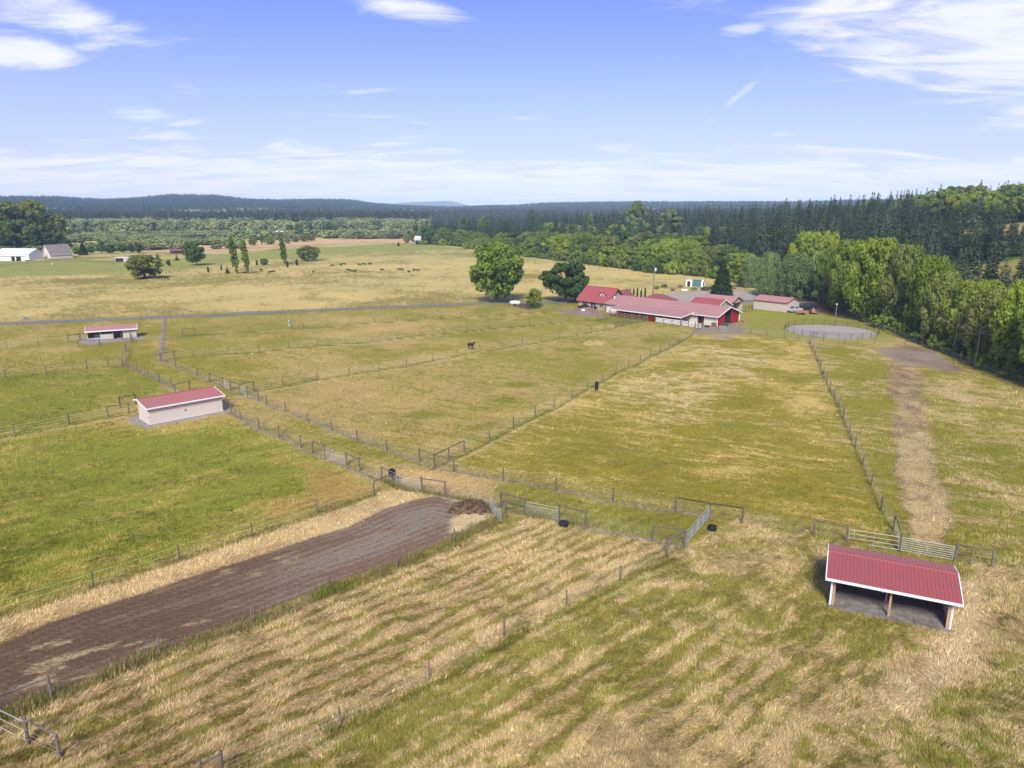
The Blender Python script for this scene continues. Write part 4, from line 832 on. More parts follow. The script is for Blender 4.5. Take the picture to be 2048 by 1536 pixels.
q = MB(); q.hexa([BF(1.3, .7, .4), BF(2.2, .7, .4), BF(2.2, 1.2, .4), BF(1.3, 1.2, .4)], [BF(1.1, .5, .8), BF(2.5, .5, .8), BF(2.5, 1.4, .8), BF(1.1, 1.4, .8)]); q.build('tray', M['teal'], o)
q = MB(); q.tube(BF(2.5, .9, .2), BF(2.5, 1.05, .2), .2, 10); q.build('wheel', M['tyre'], o)
q = MB(); q.tube(BF(.4, .7, .7), BF(2.4, .95, .25), .03, 5); q.tube(BF(.4, 1.3, .7), BF(2.4, .98, .25), .03, 5); q.build('handle', M['rust'], o)
o = empty('folding_bench', BF(1.2, 10.4), 0, 'dark bench beside the right corner of the red barn end', 'bench')
q = MB(); fbox(q, BF, .7, 1.9, 10.2, 10.8, .45, .52); q.build('seat', M['darkpipe'], o)
for a, b_ in ((.75, 10.25), (1.8, 10.25), (.75, 10.7), (1.8, 10.7)): q = MB(); fbox(q, BF, a, a+.06, b_, b_+.06, 0, .45); q.build('leg', M['darkpipe'], o)
# --- house
HF = Fr(BF(-49.2, 1.4)[:2], (.698, -.716), .05); o = empty('farm_house', HF(5, 4), 0, 'tan farmhouse with steep ribbed red roof and a dormer, joined to the barn', 'house')
LH, WH, zh, zp = 11.8, 8.8, 2.75, 6.45
ops = [(2.0, 3.6, 1.0, 2.1), (5.2, 7.0, .15, 2.2), (8.8, 9.9, .95, 1.95)]
w = MB(); wall(w, HF, .3, LH-.3, 0, .15, 0, zh, ops); w.build('front_wall', M['tan'], o)
window(o, HF, 2.0, 3.6, .08, 1.0, 2.1, mull=1); window(o, HF, 8.8, 9.9, .08, .95, 1.95, mull=1)
dd = window(o, HF, 5.2, 7.0, .08, .15, 2.2, mull=1); dd.name = 'patio_door'
w = MB(); wall(w, HF, .3, LH-.3, WH-.15, .15, 0, zh); w.build('rear_wall', M['tan'], o)
for a, m_ in ((.3, 'tan'), (LH-.45, 'olive')):
    w = MB(); gablewall(w, HF, a, .15, .15, WH-.15, WH/2, 0, zh, zh, zp-.15); w.build('gable_wall', M[m_], o)
for b0 in (2.75, 4.15): window(o, HF, b0, b0+1.05, LH-.3, 3.95, 4.9, axis='b', side=1, mull=1)
s = (zp-zh)/(WH/2)
r = roofslab(HF, -.3, LH+.35, -.5, zh-.5*s+.1, WH/2, zp+.08, .07, .48, .05, .06); r.build('roof_front', M['redroof'], o)
r = roofslab(HF, -.3, LH+.35, WH+.75, zh-.75*s+.1, WH/2, zp+.08, .07, .48, .05, .06); r.build('roof_rear', M['redroof'], o)
q = MB(); q.beam(HF(-.3, WH/2, zp+.16), HF(LH+.35, WH/2, zp+.16), .3, .06); q.build('ridge_cap', M['redroof'], o)
for bb, e_ in ((-.53, .5), (WH+.78, .75)):
    q = MB(); q.hexa([HF(LH+.35, bb, zh-e_*s-.02), HF(LH+.42, bb, zh-e_*s-.02), HF(LH+.42, WH/2, zp-.05), HF(LH+.35, WH/2, zp-.05)], [HF(LH+.35, bb, zh-e_*s+.18), HF(LH+.42, bb, zh-e_*s+.18), HF(LH+.42, WH/2, zp+.17), HF(LH+.35, WH/2, zp+.17)]); q.build('rake_trim', M['redroof'], o)
q = MB(); fbox(q, HF, -.3, LH+.35, -.62, -.52, zh-.5*s, zh-.5*s+.16); q.build('gutter', M['rust'], o)
# dormer
da, db = 7.3, 1.55; q = MB()
q.hexa([HF(da, db, 3.9), HF(da+2, db, 3.9), HF(da+2, db+2.2, 3.9), HF(da, db+2.2, 3.9)], [HF(da, db, 4.75), HF(da+2, db, 4.75), HF(da+2, db+2.2, 4.75), HF(da, db+2.2, 4.75)])
q.hexa([HF(da, db, 4.75), HF(da+2, db, 4.75), HF(da+1, db, 5.3)], [HF(da, db+2.3, 4.75), HF(da+2, db+2.3, 4.75), HF(da+1, db+2.3, 5.3)])
dm_ = q.build('dormer', M['beige'], o)
for sg in (-1, 1):
    q = MB(); q.hexa([HF(da+1, db-.3, 5.33), HF(da+1+sg*1.4, db-.3, 4.62), HF(da+1+sg*1.4, db+2.4, 4.62), HF(da+1, db+2.6, 5.33)], [HF(da+1, db-.3, 5.41), HF(da+1+sg*1.4, db-.3, 4.70), HF(da+1+sg*1.4, db+2.4, 4.70), HF(da+1, db+2.6, 5.41)]); q.build('dormer_roof', M['redroof'], dm_)
window(dm_, HF, da+.5, da+1.5, db-.01, 4.1, 4.65, mull=1)
# rear wing
r = MB(); RW = Fr(HF(5.5, 8.2)[:2], (.716, .698), .05, True)
w = MB(); fbox(w, HF, 5.4, 11.0, 8.81, 14.2, 0, 2.8); w.build('rear_wing', M['tan'], o)
for sg in (-1, 1):
    q = MB(); c_ = 8.2; q.hexa([HF(c_, 8, 5.3), HF(c_+sg*3.4, 8, 2.9), HF(c_+sg*3.4, 14.7, 2.9), HF(c_, 14.7, 5.3)], [HF(c_, 8, 5.4), HF(c_+sg*3.4, 8, 3.0), HF(c_+sg*3.4, 14.7, 3.0), HF(c_, 14.7, 5.4)]); q.build('rear_wing_roof', M['brownroof'], o)
# --- small hip roofed building behind the barn
def hip(label, fr, L, Wd, z, zp, ov, wm, rm, inset):
    o = empty('hip_roof_building', fr(L/2, Wd/2), 0, label, 'building'); w = MB(); fbox(w, fr, 0, L, 0, Wd, 0, z); w.build('wall', M[wm], o)
    A, B, C, D = fr(-ov, -ov, z-.1), fr(L+ov, -ov, z-.1), fr(L+ov, Wd+ov, z-.1), fr(-ov, Wd+ov, z-.1); E, Fq = fr(inset, Wd/2, zp), fr(L-inset, Wd/2, zp)
    q = MB(); q.quad(A, B, Fq, E); q.quad(B, C, Fq); q.quad(C, D, E, Fq); q.quad(D, A, E); q.quad(D, C, B, A); q.build('roof', M[rm], o); return o
hip('small building with a brownish red hip roof behind the long barn', Fr(BF(-35.5, 15.5)[:2], (.698, -.716), .03), 9, 6.5, 2.7, 4.5, .5, 'tan', 'brownroof', 3.0)
def gable_building(name, label, cat, fr, L, Wd, z, zp, ov, wm, rm, tm, endm=None, ribs=0, op_end=None, bp=None):
    o = empty(name, fr(L/2, Wd/2), 0, label, cat); bp = bp or Wd/2; t = .12
    w = MB(); wall(w, fr, 0, L, 0, t, 0, z); w.build('front_wall', M[wm], o); w = MB(); wall(w, fr, 0, L, Wd-t, t, 0, z); w.build('rear_wall', M[wm], o)
    for a, e in ((0.001, None), (L-t-.001, op_end)):
        w = MB()
        if e: # open carport end: gable only above
            pts = [(t, z-.25), (Wd-t, z-.25), (Wd-t, z), (bp, zp), (t, z)]; w.hexa([fr(a, b, zz) for b, zz in pts], [fr(a+t, b, zz) for b, zz in pts])
            d = MB(); fbox(d, fr, a-3.5, a-3.4, t+.01, Wd-t-.01, 0, z); d.build('inner_shade_wall', M['dark'], o)  # near-black panel added to paint the carport's inner shade
        else: gablewall(w, fr, a, t, t, Wd-t, bp, 0, z, z, zp)
        w.build('gable_wall', M[endm or wm], o)
    s = (zp-z)/bp
    roofslab(fr, -ov, L+ov, -ov, z-ov*s+.03, bp, zp+.03, .06, ribs, .02, .05).build('roof_front', M[rm], o); s2 = (zp-z)/(Wd-bp)
    roofslab(fr, -ov, L+ov, Wd+ov, z-ov*s2+.03, bp, zp+.03, .06, ribs, .02, .05).build('roof_rear', M[rm], o)
    for a in (-ov-.07, L+ov+.005):
        for bb, ss_ in ((-ov-.02, s), (Wd+ov+.02, s2)):
            q = MB(); q.hexa([fr(a, bb, z-ov*ss_-.12), fr(a+.065, bb, z-ov*ss_-.12), fr(a+.065, bp, zp-.12), fr(a, bp, zp-.12)], [fr(a, bb, z-ov*ss_+.1), fr(a+.065, bb, z-ov*ss_+.1), fr(a+.065, bp, zp+.1), fr(a, bp, zp+.1)]); q.build('rake_trim', M[tm], o)
    q = MB(); fbox(q, fr, -ov, L+ov, -ov-.1, -ov-.02, z-ov*s-.08, z-ov*s+.08); q.build('gutter', M[tm], o)
    return o
gable_building('small_garage', 'small garage with red roof and white rake trim just behind the long barn', 'garage', Fr(BF(-19, 16.6)[:2], (.698, -.716), .03), 9.2, 7.8, 2.6, 4.35, .5, 'greysid', 'redroof', 'white')
gable_building('open_carport', 'carport building with pink red roof and open end, behind the white-trimmed garage', 'carport', Fr(BF(-20.5, 26.0)[:2], (.698, -.716), .03), 10, 6.8, 2.9, 4.4, .4, 'beige', 'pinkroof', 'redroof', 'greysid', op_end=True)
o = gable_building('machine_shed', 'plain beige shed with bright pink red roof beside the parked trucks', 'shed', Fr((74.7, 219.1), (.645, -.764), .04), 10.9, 7.4, 2.85, 4.0, .25, 'beige', 'pinkroof', 'redroof', None)
# garden things
def garden():
    x, y = G(1377, 573); fr = Fr((x-1.2, y), (1, -.2)); o = empty('garden_arbor', (x, y, 0), 0, 'white garden playhouse with arched dark doorway in the kitchen garden', 'playhouse')
    w = MB(); wall(w, fr, 0, 2.4, 0, .1, 0, 2.6, [(.6, 1.8, 0, 2.1)]); w.build('front_wall', M['white'], o); w = MB(); fbox(w, fr, .6, 1.8, .8, .9, 0, 2.2); w.build('doorway', M['dark'], o)  # dark sheet paints the shade inside the doorway
    w = MB(); fbox(w, fr, 0, .1, .1, 1.6, 0, 2.6); fbox(w, fr, 2.3, 2.4, .1, 1.6, 0, 2.6); w.build('side_wall', M['white'], o)
    q = MB(); q.hexa([fr(-.2, -.2, 2.6), fr(2.6, -.2, 2.6), fr(1.2, -.2, 3.4)], [fr(-.2, 1.8, 2.6), fr(2.6, 1.8, 2.6), fr(1.2, 1.8, 3.4)]); q.build('roof', M['beige'], o)
    x, y = G(1401, 572); o = empty('greenhouse', (x, y, 0), 0, 'small rounded greenhouse with blue green cover and white end hoop', 'greenhouse')
    fr = Fr((x-2.6, y+1), (.9, -.44)); R_ = 2.0
    def arch(a0, a1, m_, nm, RR):
        q = MB(); n = 12
        for k in range(n):
            t0, t1 = math.pi*k/n, math.pi*(k+1)/n
            q.hexa([fr(a0, RR*math.cos(t0), 1.2*RR*math.sin(t0)), fr(a1, RR*math.cos(t0), 1.2*RR*math.sin(t0)), fr(a1, RR*math.cos(t1), 1.2*RR*math.sin(t1)), fr(a0, RR*math.cos(t1), 1.2*RR*math.sin(t1))],
                   [fr(a0, (RR+.05)*math.cos(t0), 1.2*(RR+.05)*math.sin(t0)), fr(a1, (RR+.05)*math.cos(t0), 1.2*(RR+.05)*math.sin(t0)), fr(a1, (RR+.05)*math.cos(t1), 1.2*(RR+.05)*math.sin(t1)), fr(a0, (RR+.05)*math.cos(t1), 1.2*(RR+.05)*math.sin(t1))])
        q.build(nm, m_, o)
    arch(0, 3.4, M['teal'], 'cover', R_); arch(3.4, 4.1, M['white'], 'hoop', R_+.05)
    q = MB(); q.quad(*[fr(3.9, R_*math.cos(t), 1.2*R_*math.sin(t)) for t in [math.pi*k/12 for k in range(13)]]); q.build('end_wall', M['greysid'], o)
    q = MB(); fbox(q, fr, 3.92, 3.98, -.5, .5, 0, 1.8); q.build('door', M['dark'], o)
    for i, (px, py, w_, lb, m_) in enumerate([(1340, 577, 4.5, 'flat stack of grey boards lying in the garden', 'brownsh'), (1369, 581, 2.6, 'low white raised bed before the playhouse', 'white'), (1395, 580, 2.2, 'grey raised bed before the greenhouse', 'greysid')]):
        x, y = G(px, py); fr2 = Fr((x-w_/2, y), (1, -.25)); o = empty('raised_bed' if i else 'board_stack', (x, y, 0), 0, lb, 'garden bed' if i else 'lumber')
        if i:
            for b0 in (0, 1.4): q = MB(); fbox(q, fr2, 0, w_, b0, b0+.08, 0, .5); q.build('side_board', M[m_], o)
            for a0 in (0, w_-.08): q = MB(); fbox(q, fr2, a0, a0+.08, .08, 1.4, 0, .5); q.build('end_board', M[m_], o)
            q = MB(); fbox(q, fr2, .08, w_-.08, .08, 1.4, 0, .4); q.build('soil', M['darkdirt'], o)
        else:
            for k in range(5): q = MB(); fbox(q, fr2, k*.25, w_+k*.2, k*.32, k*.32+.28, .05+.03*k, .22+.03*k); q.build('plank', M[m_], o)
garden()
# arena fence, dark posts
fence('dark post fence along the near side of the grey arena', dense(GP([(1325, 601), (1352, 604), (1400, 609), (1440, 606), (1486, 604), (1520, 601)]), 3.2), (.05, 1.35), (.4, .8, 1.2), 'darkpipe', .012)
fence('dark post fence along the far side of the grey arena', dense(GP([(1312, 590), (1400, 583), (1470, 580), (1530, 583), (1560, 590)]), 3.2), (.05, 1.35), (.4, .8, 1.2), 'darkpipe', .012)
fence('dark rail fence between the carport and the machine shed', dense(GP([(1484, 626), (1505, 620)]), 3.0), (.085, 1.55), (.6, 1.0), braces=(0, 1))
fence('wire fence before the parked trucks', GP([(1505, 622), (1560, 628), (1597, 632), (1636, 635), (1680, 630)]), (.05, 1.35), (.4, .8, 1.2))
# patio
def patio():
    HQ = HF
    for i, (a, b_) in enumerate([(2.3, -4.2), (4.0, -4.4), (6.9, -4.6), (8.3, -4.4), (9.6, -4.2)]):
        lb = ['orange brown planter box at the left end of the patio row', 'orange brown planter box beside the white cooler', 'dark topped planter box in the middle of the patio row', 'orange brown planter box near the barn porch', 'last planter box of the patio row, against the barn pen'][i]
        o = empty('planter_box', HQ(a, b_), 0, lb, 'planter', 'planter boxes on the patio'); q = MB(); fbox(q, HQ, a, a+1.1, b_, b_+.6, 0, .7); q.build('box', M['rust'], o); q = MB(); fbox(q, HQ, a+.3, a+.6, b_-.02, b_+.0, .1, .6); q.build('board', M['oldwood'], o)
    o = empty('cooler', HQ(5.6, -4.5), 0, 'white cooler box between the patio planters', 'cooler'); q = MB(); fbox(q, HQ, 5.4, 6.4, -4.6, -4, 0, .6); q.build('body', M['white'], o); q = MB(); fbox(q, HQ, 5.38, 6.42, -4.62, -3.98, .6, .72); q.build('lid', M['galv'], o)
    o = empty('grill', HQ(8.1, -1.2), 0, 'black kettle grill on the house patio', 'grill'); q = MB()
    for k in range(4):
        r0, r1 = [.2, .45, .5, .4, .1][k], [.2, .45, .5, .4, .1][k+1]; x, y, z = HQ(8.1, -1.2, 0); q.tube((x, y, .6+.2*k), (x, y, .8+.2*k), r0, 12, r1)
    q.build('bowl', M['blackcloth'], o)
    for t in range(3): x, y, z = HQ(8.1, -1.2, 0); l = MB(); l.tube((x+.35*math.cos(t*2.1), y+.35*math.sin(t*2.1), 0), (x, y, .65), .03, 5); l.build('leg', M['darkpipe'], o)
    o = empty('patio_umbrella', HQ(5.3, -2.2), 0, 'lowered dark and white patio umbrella before the glass doors', 'umbrella'); q = MB()
    n = 10; x, y, z = HQ(4.6, -2.4, 0); q.hexa([(x+2.0*math.cos(2*math.pi*k/n), y+1.5*math.sin(2*math.pi*k/n), 1.0) for k in range(n)], [(x+.1*math.cos(2*math.pi*k/n)+.2, y+.1*math.sin(2*math.pi*k/n), 1.9) for k in range(n)]); q.build('canopy', M['blackcloth'], o)
    q = MB(); q.tube((x+.2, y, 0), (x+.2, y, 2.0), .04, 6); q.build('pole', M['galv'], o)
    o = empty('patio_table', HQ(3.4, -2.0), 0, 'white cloth covered patio table by the house wall', 'table'); q = MB(); fbox(q, HQ, 2.7, 4.2, -2.0, -1.1, .68, .76); q.build('tabletop', M['white'], o)
    for a, b_ in ((2.75, -1.95), (4.1, -1.95), (2.75, -1.2), (4.1, -1.2)): l = MB(); fbox(l, HQ, a, a+.06, b_, b_+.06, 0, .68); l.build('leg', M['galv'], o)
patio()
# propane tank
x, y = G(1030, 611); o = empty('propane_tank', (x, y, 0), 0, 'white propane tank lying beside the road end', 'tank'); q = MB(); pr = [(-1.7, .05), (-1.62, .3), (-1.4, .5), (-1.1, .58), (1.1, .58), (1.4, .5), (1.62, .3), (1.7, .05)]
for (a0, r0), (a1, r1) in zip(pr[:-1], pr[1:]): q.tube((x+a0, y-a0*.12, .95), (x+a1, y-a1*.12, .95), r0, 14, r1)
q.build('tank_body', M['white'], o); q = MB(); q.tube((x, y, 1.5), (x, y, 1.68), .2, 10); q.build('valve_dome', M['white'], o)
for a in (-1, 1): l = MB(); l.box(x+a-.1, x+a+.1, y-.4, y+.4, 0, .55); l.build('foot', M['galv'], o)
# vehicles by the machine shed
def pickup(label, x, y, rz, body, cap, L=5.6):
    o = empty('pickup_truck', (x, y, .03), rz, label, 'pickup truck'); h = .9
    def add(nm, mb, m_, par=o): return link(nm, mb.mesh(nm, M[m_]), par)
    w = 1.0; q = MB(); prof = [(-L/2, .45), (L/2-.1, .45), (L/2, .7), (L/2-.1, 1.05), (1.0, 1.15), (-L/2, 1.15)]
    q.hexa([(a, -w, z) for a, z in prof], [(a, w, z) for a, z in prof]); add('body', q, body)
    q = MB(); prof = [(-L/2+.1, 1.16), (1.1, 1.16), (.35, 1.8), (-L/2+.3, 1.84)] if cap else [(-1.0, 1.16), (1.1, 1.16), (.4, 1.8), (-.8, 1.82)]
    q.hexa([(a, -w*.88, z) for a, z in prof], [(a, w*.88, z) for a, z in prof]); cb = add('cab', q, body)
    for s_ in (-1, 1):
        y0 = s_*w*.89; ps = [(-.75, 1.24), (.85, 1.24), (.3, 1.72), (-.7, 1.72)]; q = MB(); q.hexa([(a, y0-.01, z) for a, z in ps], [(a, y0+.01, z) for a, z in ps]); add('side_window', q, 'glass', cb)
    q = MB(); q.hexa([(1.12, -.78, 1.2), (1.12, .78, 1.2), (.42, .74, 1.78), (.42, -.74, 1.78)], [(1.15, -.78, 1.2), (1.15, .78, 1.2), (.45, .74, 1.78), (.45, -.74, 1.78)]); add('windscreen', q, 'glass', cb)
    for a in (-L/2+1.1, L/2-1.05):
        for s_ in (-1, 1): q = MB(); q.tube((a, s_*(w-.22), .38), (a, s_*(w+.02), .38), .38, 14); wh = add('wheel', q, 'tyre'); q = MB(); q.tube((a, s_*(w+.0), .38), (a, s_*(w+.03), .38), .2, 10); add('rim', q, 'galv', wh)
    for s_ in (-1, 1): q = MB(); q.box(L/2-.06, L/2+.02, s_*.75-.15, s_*.75+.15, .72, .92); add('headlight', q, 'silver')
    q = MB(); q.box(L/2-.02, L/2+.1, -.95, .95, .45, .62); add('bumper', q, 'galv')
    return o
x, y = G(1612, 619); pickup('dark blue pickup truck with canopy parked right of the machine shed', x, y, math.radians(172), 'truck', True, 6.0)
x, y = G(1587, 624); pickup('silver pickup truck mostly hidden by the corner of the machine shed', x, y-.5, math.radians(200), 'silver', False, 4.6)
def trailer(label, x, y, rz, L, Wd, m_):
    o = empty('utility_trailer', (x, y, .03), rz, label, 'trailer')
    def add(nm, mb, mm): return link(nm, mb.mesh(nm, M[mm]), o)
    q = MB(); q.box(-L/2, L/2, -Wd/2, Wd/2, .5, .6); add('bed', q, m_)
    for s_ in (-1, 1): q = MB(); q.box(-L/2, L/2, s_*Wd/2-.04, s_*Wd/2+.04, .6, 1.15); add('side_panel', q, m_); q = MB(); q.tube((0, s_*(Wd/2+.06), .35), (0, s_*(Wd/2+.26), .35), .35, 12); add('wheel', q, 'tyre')
    q = MB(); q.box(L/2-.06, L/2, -Wd/2+.04, Wd/2-.04, .6, 1.15); add('front_panel', q, m_); q = MB(); q.tube((-L/2, 0, .5), (-L/2-1.3, 0, .45), .05, 6); add('drawbar', q, 'darkpipe')
x, y = G(1627, 628); trailer('orange brown utility trailer right of the dark pickup', x, y, math.radians(80), 2.4, 1.6, 'rust')
x, y = G(1603, 629); trailer('low rusty flat trailer in front of the dark pickup', x, y, math.radians(5), 3.0, 1.5, 'rust')
x, y = G(1642, 605); o = empty('garden_tractor', (x, y, 0), .4, 'small bright red tractor parked under the tree edge', 'tractor')
for nm, bb, mm in (('hood', (0, 1.6, -.5, .5, .6, 1.4), 'redpl'), ('body', (-1.2, 0, -.6, .6, .5, 1.1), 'redpl'), ('seat', (-.9, -.3, -.3, .3, 1.1, 1.6), 'redpl')): q = MB(); q.box(*bb); link(nm, q.mesh(nm, M[mm]), o)
for a, b_, r_ in ((1.2, .55, .35), (1.2, -.55, .35), (-.8, .7, .6), (-.8, -.7, .6)): q = MB(); q.tube((a, b_-.12, r_), (a, b_+.12, r_), r_, 12); link('wheel', q.mesh('wheel', M['tyre']), o)
# manure pile and straw heap: mounds of clods
def mound(name, label, pts, h, m_, seed, bump=.12, step=.22):
    xs = [p[0] for p in pts]; ys = [p[1] for p in pts]; nx = int((max(xs)-min(xs))/step)+3; ny = int((max(ys)-min(ys))/step)+3
    X, Y = np.meshgrid(min(xs)-step+np.arange(nx+1)*step, min(ys)-step+np.arange(ny+1)*step, indexing='ij'); sh = X.shape; X = X.ravel(); Y = Y.ravel()
    d = -sdpoly(X+(vn(X/.5, Y/.5, seed)-.5)*.6, Y+(vn(X/.5, Y/.5, seed+1)-.5)*.6, pts); Z = h*sstep(d, -.1, .9)*(.55+.8*fbm(X/1.1, Y/1.1, seed+2, 3))+(fbm(X/.3, Y/.3, seed+5, 2)-.5)*bump*2-.06-.3*(d < -.15)
    i = np.arange(sh[0]-1)[:, None]*sh[1]; j = np.arange(sh[1]-1)[None]; Fc = np.stack([i+j, i+sh[1]+j, i+sh[1]+j+1, i+j+1], -1).reshape(-1, 4)
    c = (float(np.mean(xs)), float(np.mean(ys))); me = np_mesh(name, np.stack([X-c[0], Y-c[1], Z], 1), Fc, m_); return link(name, me, None, (c[0], c[1], 0))
tag(mound('manure_pile', '', GP([(888, 1021), (915, 1009), (950, 1007), (985, 1014), (990, 1030), (950, 1026), (910, 1030)]), .75, M['dung'], 3, .24, .13), 'dark brown manure pile at the end of the dirt track', 'manure pile')
tag(mound('grass_hummock', '', GP([(1163, 687), (1185, 683), (1222, 686), (1205, 691), (1175, 692)]), .9, mat('dry_grass', (.36,.27,.10), .95, .9, 1.5, (.16,.16,.04), .8), 9, .05, .5), kind='stuff', label='low grassy hummock in the middle pasture')
x, y = G(784, 966); o = empty('hanging_blanket', (x, y, 0), 0, 'black horse blanket hung over the gate post by the dirt track', 'blanket'); q = MB()
for k, (a, z0, z1, ww) in enumerate([(-.2, .9, 1.6, .35), (.05, .75, 1.72, .4), (.3, 1.0, 1.55, .3)]): q.hexa([(x+a-.1, y-.16, z0), (x+a+.1, y-.18, z0-.05), (x+a+.12, y+.1, z0), (x+a-.1, y+.1, z0)], [(x+a-ww/2, y-.12, z1), (x+a+ww/2, y-.1, z1), (x+a+ww/2, y+.12, z1+.03), (x+a-ww/2, y+.12, z1)])
q.build('cloth', M['blackcloth'], o)
x, y = G(52, 639); o = mound('field_rock', '', [(x-.9, y-.6), (x+.9, y-.5), (x+.8, y+.6), (x-.7, y+.6)], 1.0, M['greyroof'], 21, .1, .2); tag(o, 'dark grey boulder in the grass beyond the road at far left', 'rock')
# ---------------------------------------------------------------- animals
def skin_mesh(name, verts, edges, radii, m, sub=1):
    me = bpy.data.meshes.new(name); me.from_pydata(verts, edges, []); ob = bpy.data.objects.new(name, me); COL.objects.link(ob)
    md = ob.modifiers.new('s', 'SKIN'); md.use_smooth_shade = True
    for i, r in enumerate(radii): v = me.skin_vertices[0].data[i]; v.radius = (r, r) if not isinstance(r, tuple) else r
    me.skin_vertices[0].data[0].use_root = True
    sb = ob.modifiers.new('u', 'SUBSURF'); sb.levels = sub; sb.render_levels = sub
    bpy.context.view_layer.update(); dg = bpy.context.evaluated_depsgraph_get(); out = bpy.data.meshes.new_from_object(ob.evaluated_get(dg)); out.name = name
    out.materials.clear(); out.materials.append(m); bpy.data.objects.remove(ob); return out
def quadruped(name, m, sc=1.0, head='up', horse=True, lie=False):
    # x forward, height at withers 1.55
    V = [(0, 0, 1.18), (-.55, 0, 1.24), (-.78, 0, 1.12), (.45, 0, 1.20), (.72, 0, 1.18)]; R = [(.33, .30), (.32, .30), (.2, .22), (.31, .31), (.23, .27)]
    E_ = [(0, 1), (1, 2), (0, 3), (3, 4)]
    def ch(par, pts, rs):
        for p, r in zip(pts, rs): V.append(p); R.append(r); E_.append((par, len(V)-1)); par = len(V)-1
        return par
    if head == 'up': ch(4, [(.95, 0, 1.45), (1.15, 0, 1.75), (1.32, 0, 1.82), (1.60, 0, 1.60)], [.17, .125, .115, .07])
    else: ch(4, [(1.05, 0, .98), (1.28, 0, .62), (1.42, 0, .42), (1.45, 0, .14)] if head == 'down' else [(.98, 0, 1.22), (1.2, 0, 1.3), (1.42, 0, 1.25), (1.66, 0, 1.12)], [.18, .14, .13, .08] if horse else [.2, .17, .15, .10])
    k = 0 if not lie else .55
    for s in (-1, 1):
        ch(3, [(.50, s*.17, .86), (.53, s*.17, .48), (.50+.06*s, s*.17, .10), (.56+.06*s, s*.17, .02)], [.13, .065, .05, .065])
        ch(1, [(-.68, s*.17, .92), (-.60, s*.17, .66), (-.82, s*.17, .46), (-.76-.08*s, s*.17, .08), (-.70-.08*s, s*.17, .02)], [.17, .10, .06, .05, .065])
    ch(2, [(-.95, 0, 1.08), (-1.02, 0, .8), (-.98, 0, .45)], [.05, .055, .03])
    if not horse: V = [(a, b, (c*.93 if c > .9 else c)) for a, b, c in V]
    if lie: V = [(a, b*1.2, max(.06, c-.72 if c > .72 else c*.12)) for a, b, c in V]
    V = [(a*sc, b*sc, c*sc) for a, b, c in V]; R = [(r*sc if not isinstance(r, tuple) else (r[0]*sc, r[1]*sc)) for r in R]
    return skin_mesh(name, V, E_, R, m)
def ears_mane(par, m, sc=1.0, up=True):
    q = MB(); hz = 1.86 if up else 1.33; hx = 1.22 if up else 1.3
    for s in (-1, 1): q.tube((hx*sc, s*.07*sc, hz*sc), (hx*sc, s*.09*sc, (hz+.18)*sc), .035*sc, 5, .008)
    link('ears', q.mesh('ears', m), par)
    q = MB(); q.beam((.80*sc, 0, 1.50*sc), (1.08*sc, 0, 1.90*sc) if up else (1.15*sc, 0, 1.5*sc), .05*sc, .14*sc); link('mane', q.mesh('mane', m), par)
def animal(nm, me, px, py, rz, label, cat, group=None, extra=None):
    x, y = G(px, py); o = empty(nm, (x, y, 0), rz, label, cat, group); link('body', me, o)
    if extra: ears_mane(o, extra)
    return o
animal('horse', quadruped('horse_body_white', M['horse_w'], 1.0, 'up'), 580, 653, math.radians(-82), 'white horse standing in the uppermost paddock, facing the camera', 'horse', extra=M['horse_w'])
animal('horse', quadruped('horse_body_bay', M['horse_b'], 1.02, 'up'), 942, 699, math.radians(-48), 'dark brown horse standing behind the pasture fence', 'horse', extra=M['horse_k'])
animal('horse', quadruped('horse_body_black', M['horse_k'], 1.02, 'mid'), 1193, 781, math.radians(-100), 'black horse walking in the large middle pasture', 'horse', extra=M['horse_k'])
animal('horse', quadruped('horse_body_far', M['horse_w'], 1.0, 'down'), 105, 531, math.radians(-60), 'white horse grazing before the far left farm', 'horse', extra=M['horse_w'])
CG, CS, CL = quadruped('cow_grazing', M['cow'], .98, 'down', False), quadruped('cow_standing', M['cow'], .98, 'mid', False), quadruped('cow_lying', M['cow'], .98, 'mid', False, True)
CK = quadruped('calf_body', M['calf'], .62, 'mid', False)
cows = [(300, 557, CL, 5, 'black cow lying in the shade right under the round field tree'), (321, 559, CG, 170, 'black cow just right of the round field tree'), (333, 560, CG, -10, 'black cow grazing farthest right beside the round field tree'), (286, 558, CL, 180, 'black cow lying left of the trunk under the round field tree'),
 (489, 547, CL, 0, 'black cow lying between the two tall poplars'), (523, 543, CS, 150, 'black cow left of the lying pair in the left part of the herd'), (539, 545, CL, 0, 'black cow lying low, left of the lying pair'), (547, 543.5, CL, 180, 'black cow lying low, right of the lying pair'), (627, 547, CS, -60, 'lone black cow between the poplars and the main herd'),
 (665, 534, CG, 200, 'black cow at the upper left end of the main herd'), (681, 532, CS, 250, 'black cow second from upper left of the main herd'), (687.5, 531, CG, 30, 'black cow touching the second one at upper left of the herd'), (697, 543, CS, 170, 'large black cow at the lower left of the main herd'), (703, 545, CG, -20, 'small black cow next to the large one at lower left of the herd'), (711, 545, CS, 260, 'small black cow below the centre of the herd'),
 (719, 532, CS, 175, 'black cow in the upper centre of the herd'), (727, 531, CG, 10, 'black cow right of the upper centre one'), (740, 530.5, CS, 0, 'black cow at the upper right of the main herd'), (763, 540, CL, 0, 'black cow lying alone right of the main herd'), (799, 542, CS, 180, 'left one of the two black cows standing side by side'), (803, 542, CG, 0, 'right one of the two black cows standing side by side'), (818, 546.5, CS, 240, 'black cow lowest at the right end of the herd'), (828, 543, CG, 250, 'black cow above the lowest one at the right end'), (836, 544, CS, 175, 'black cow farthest right of the herd')]
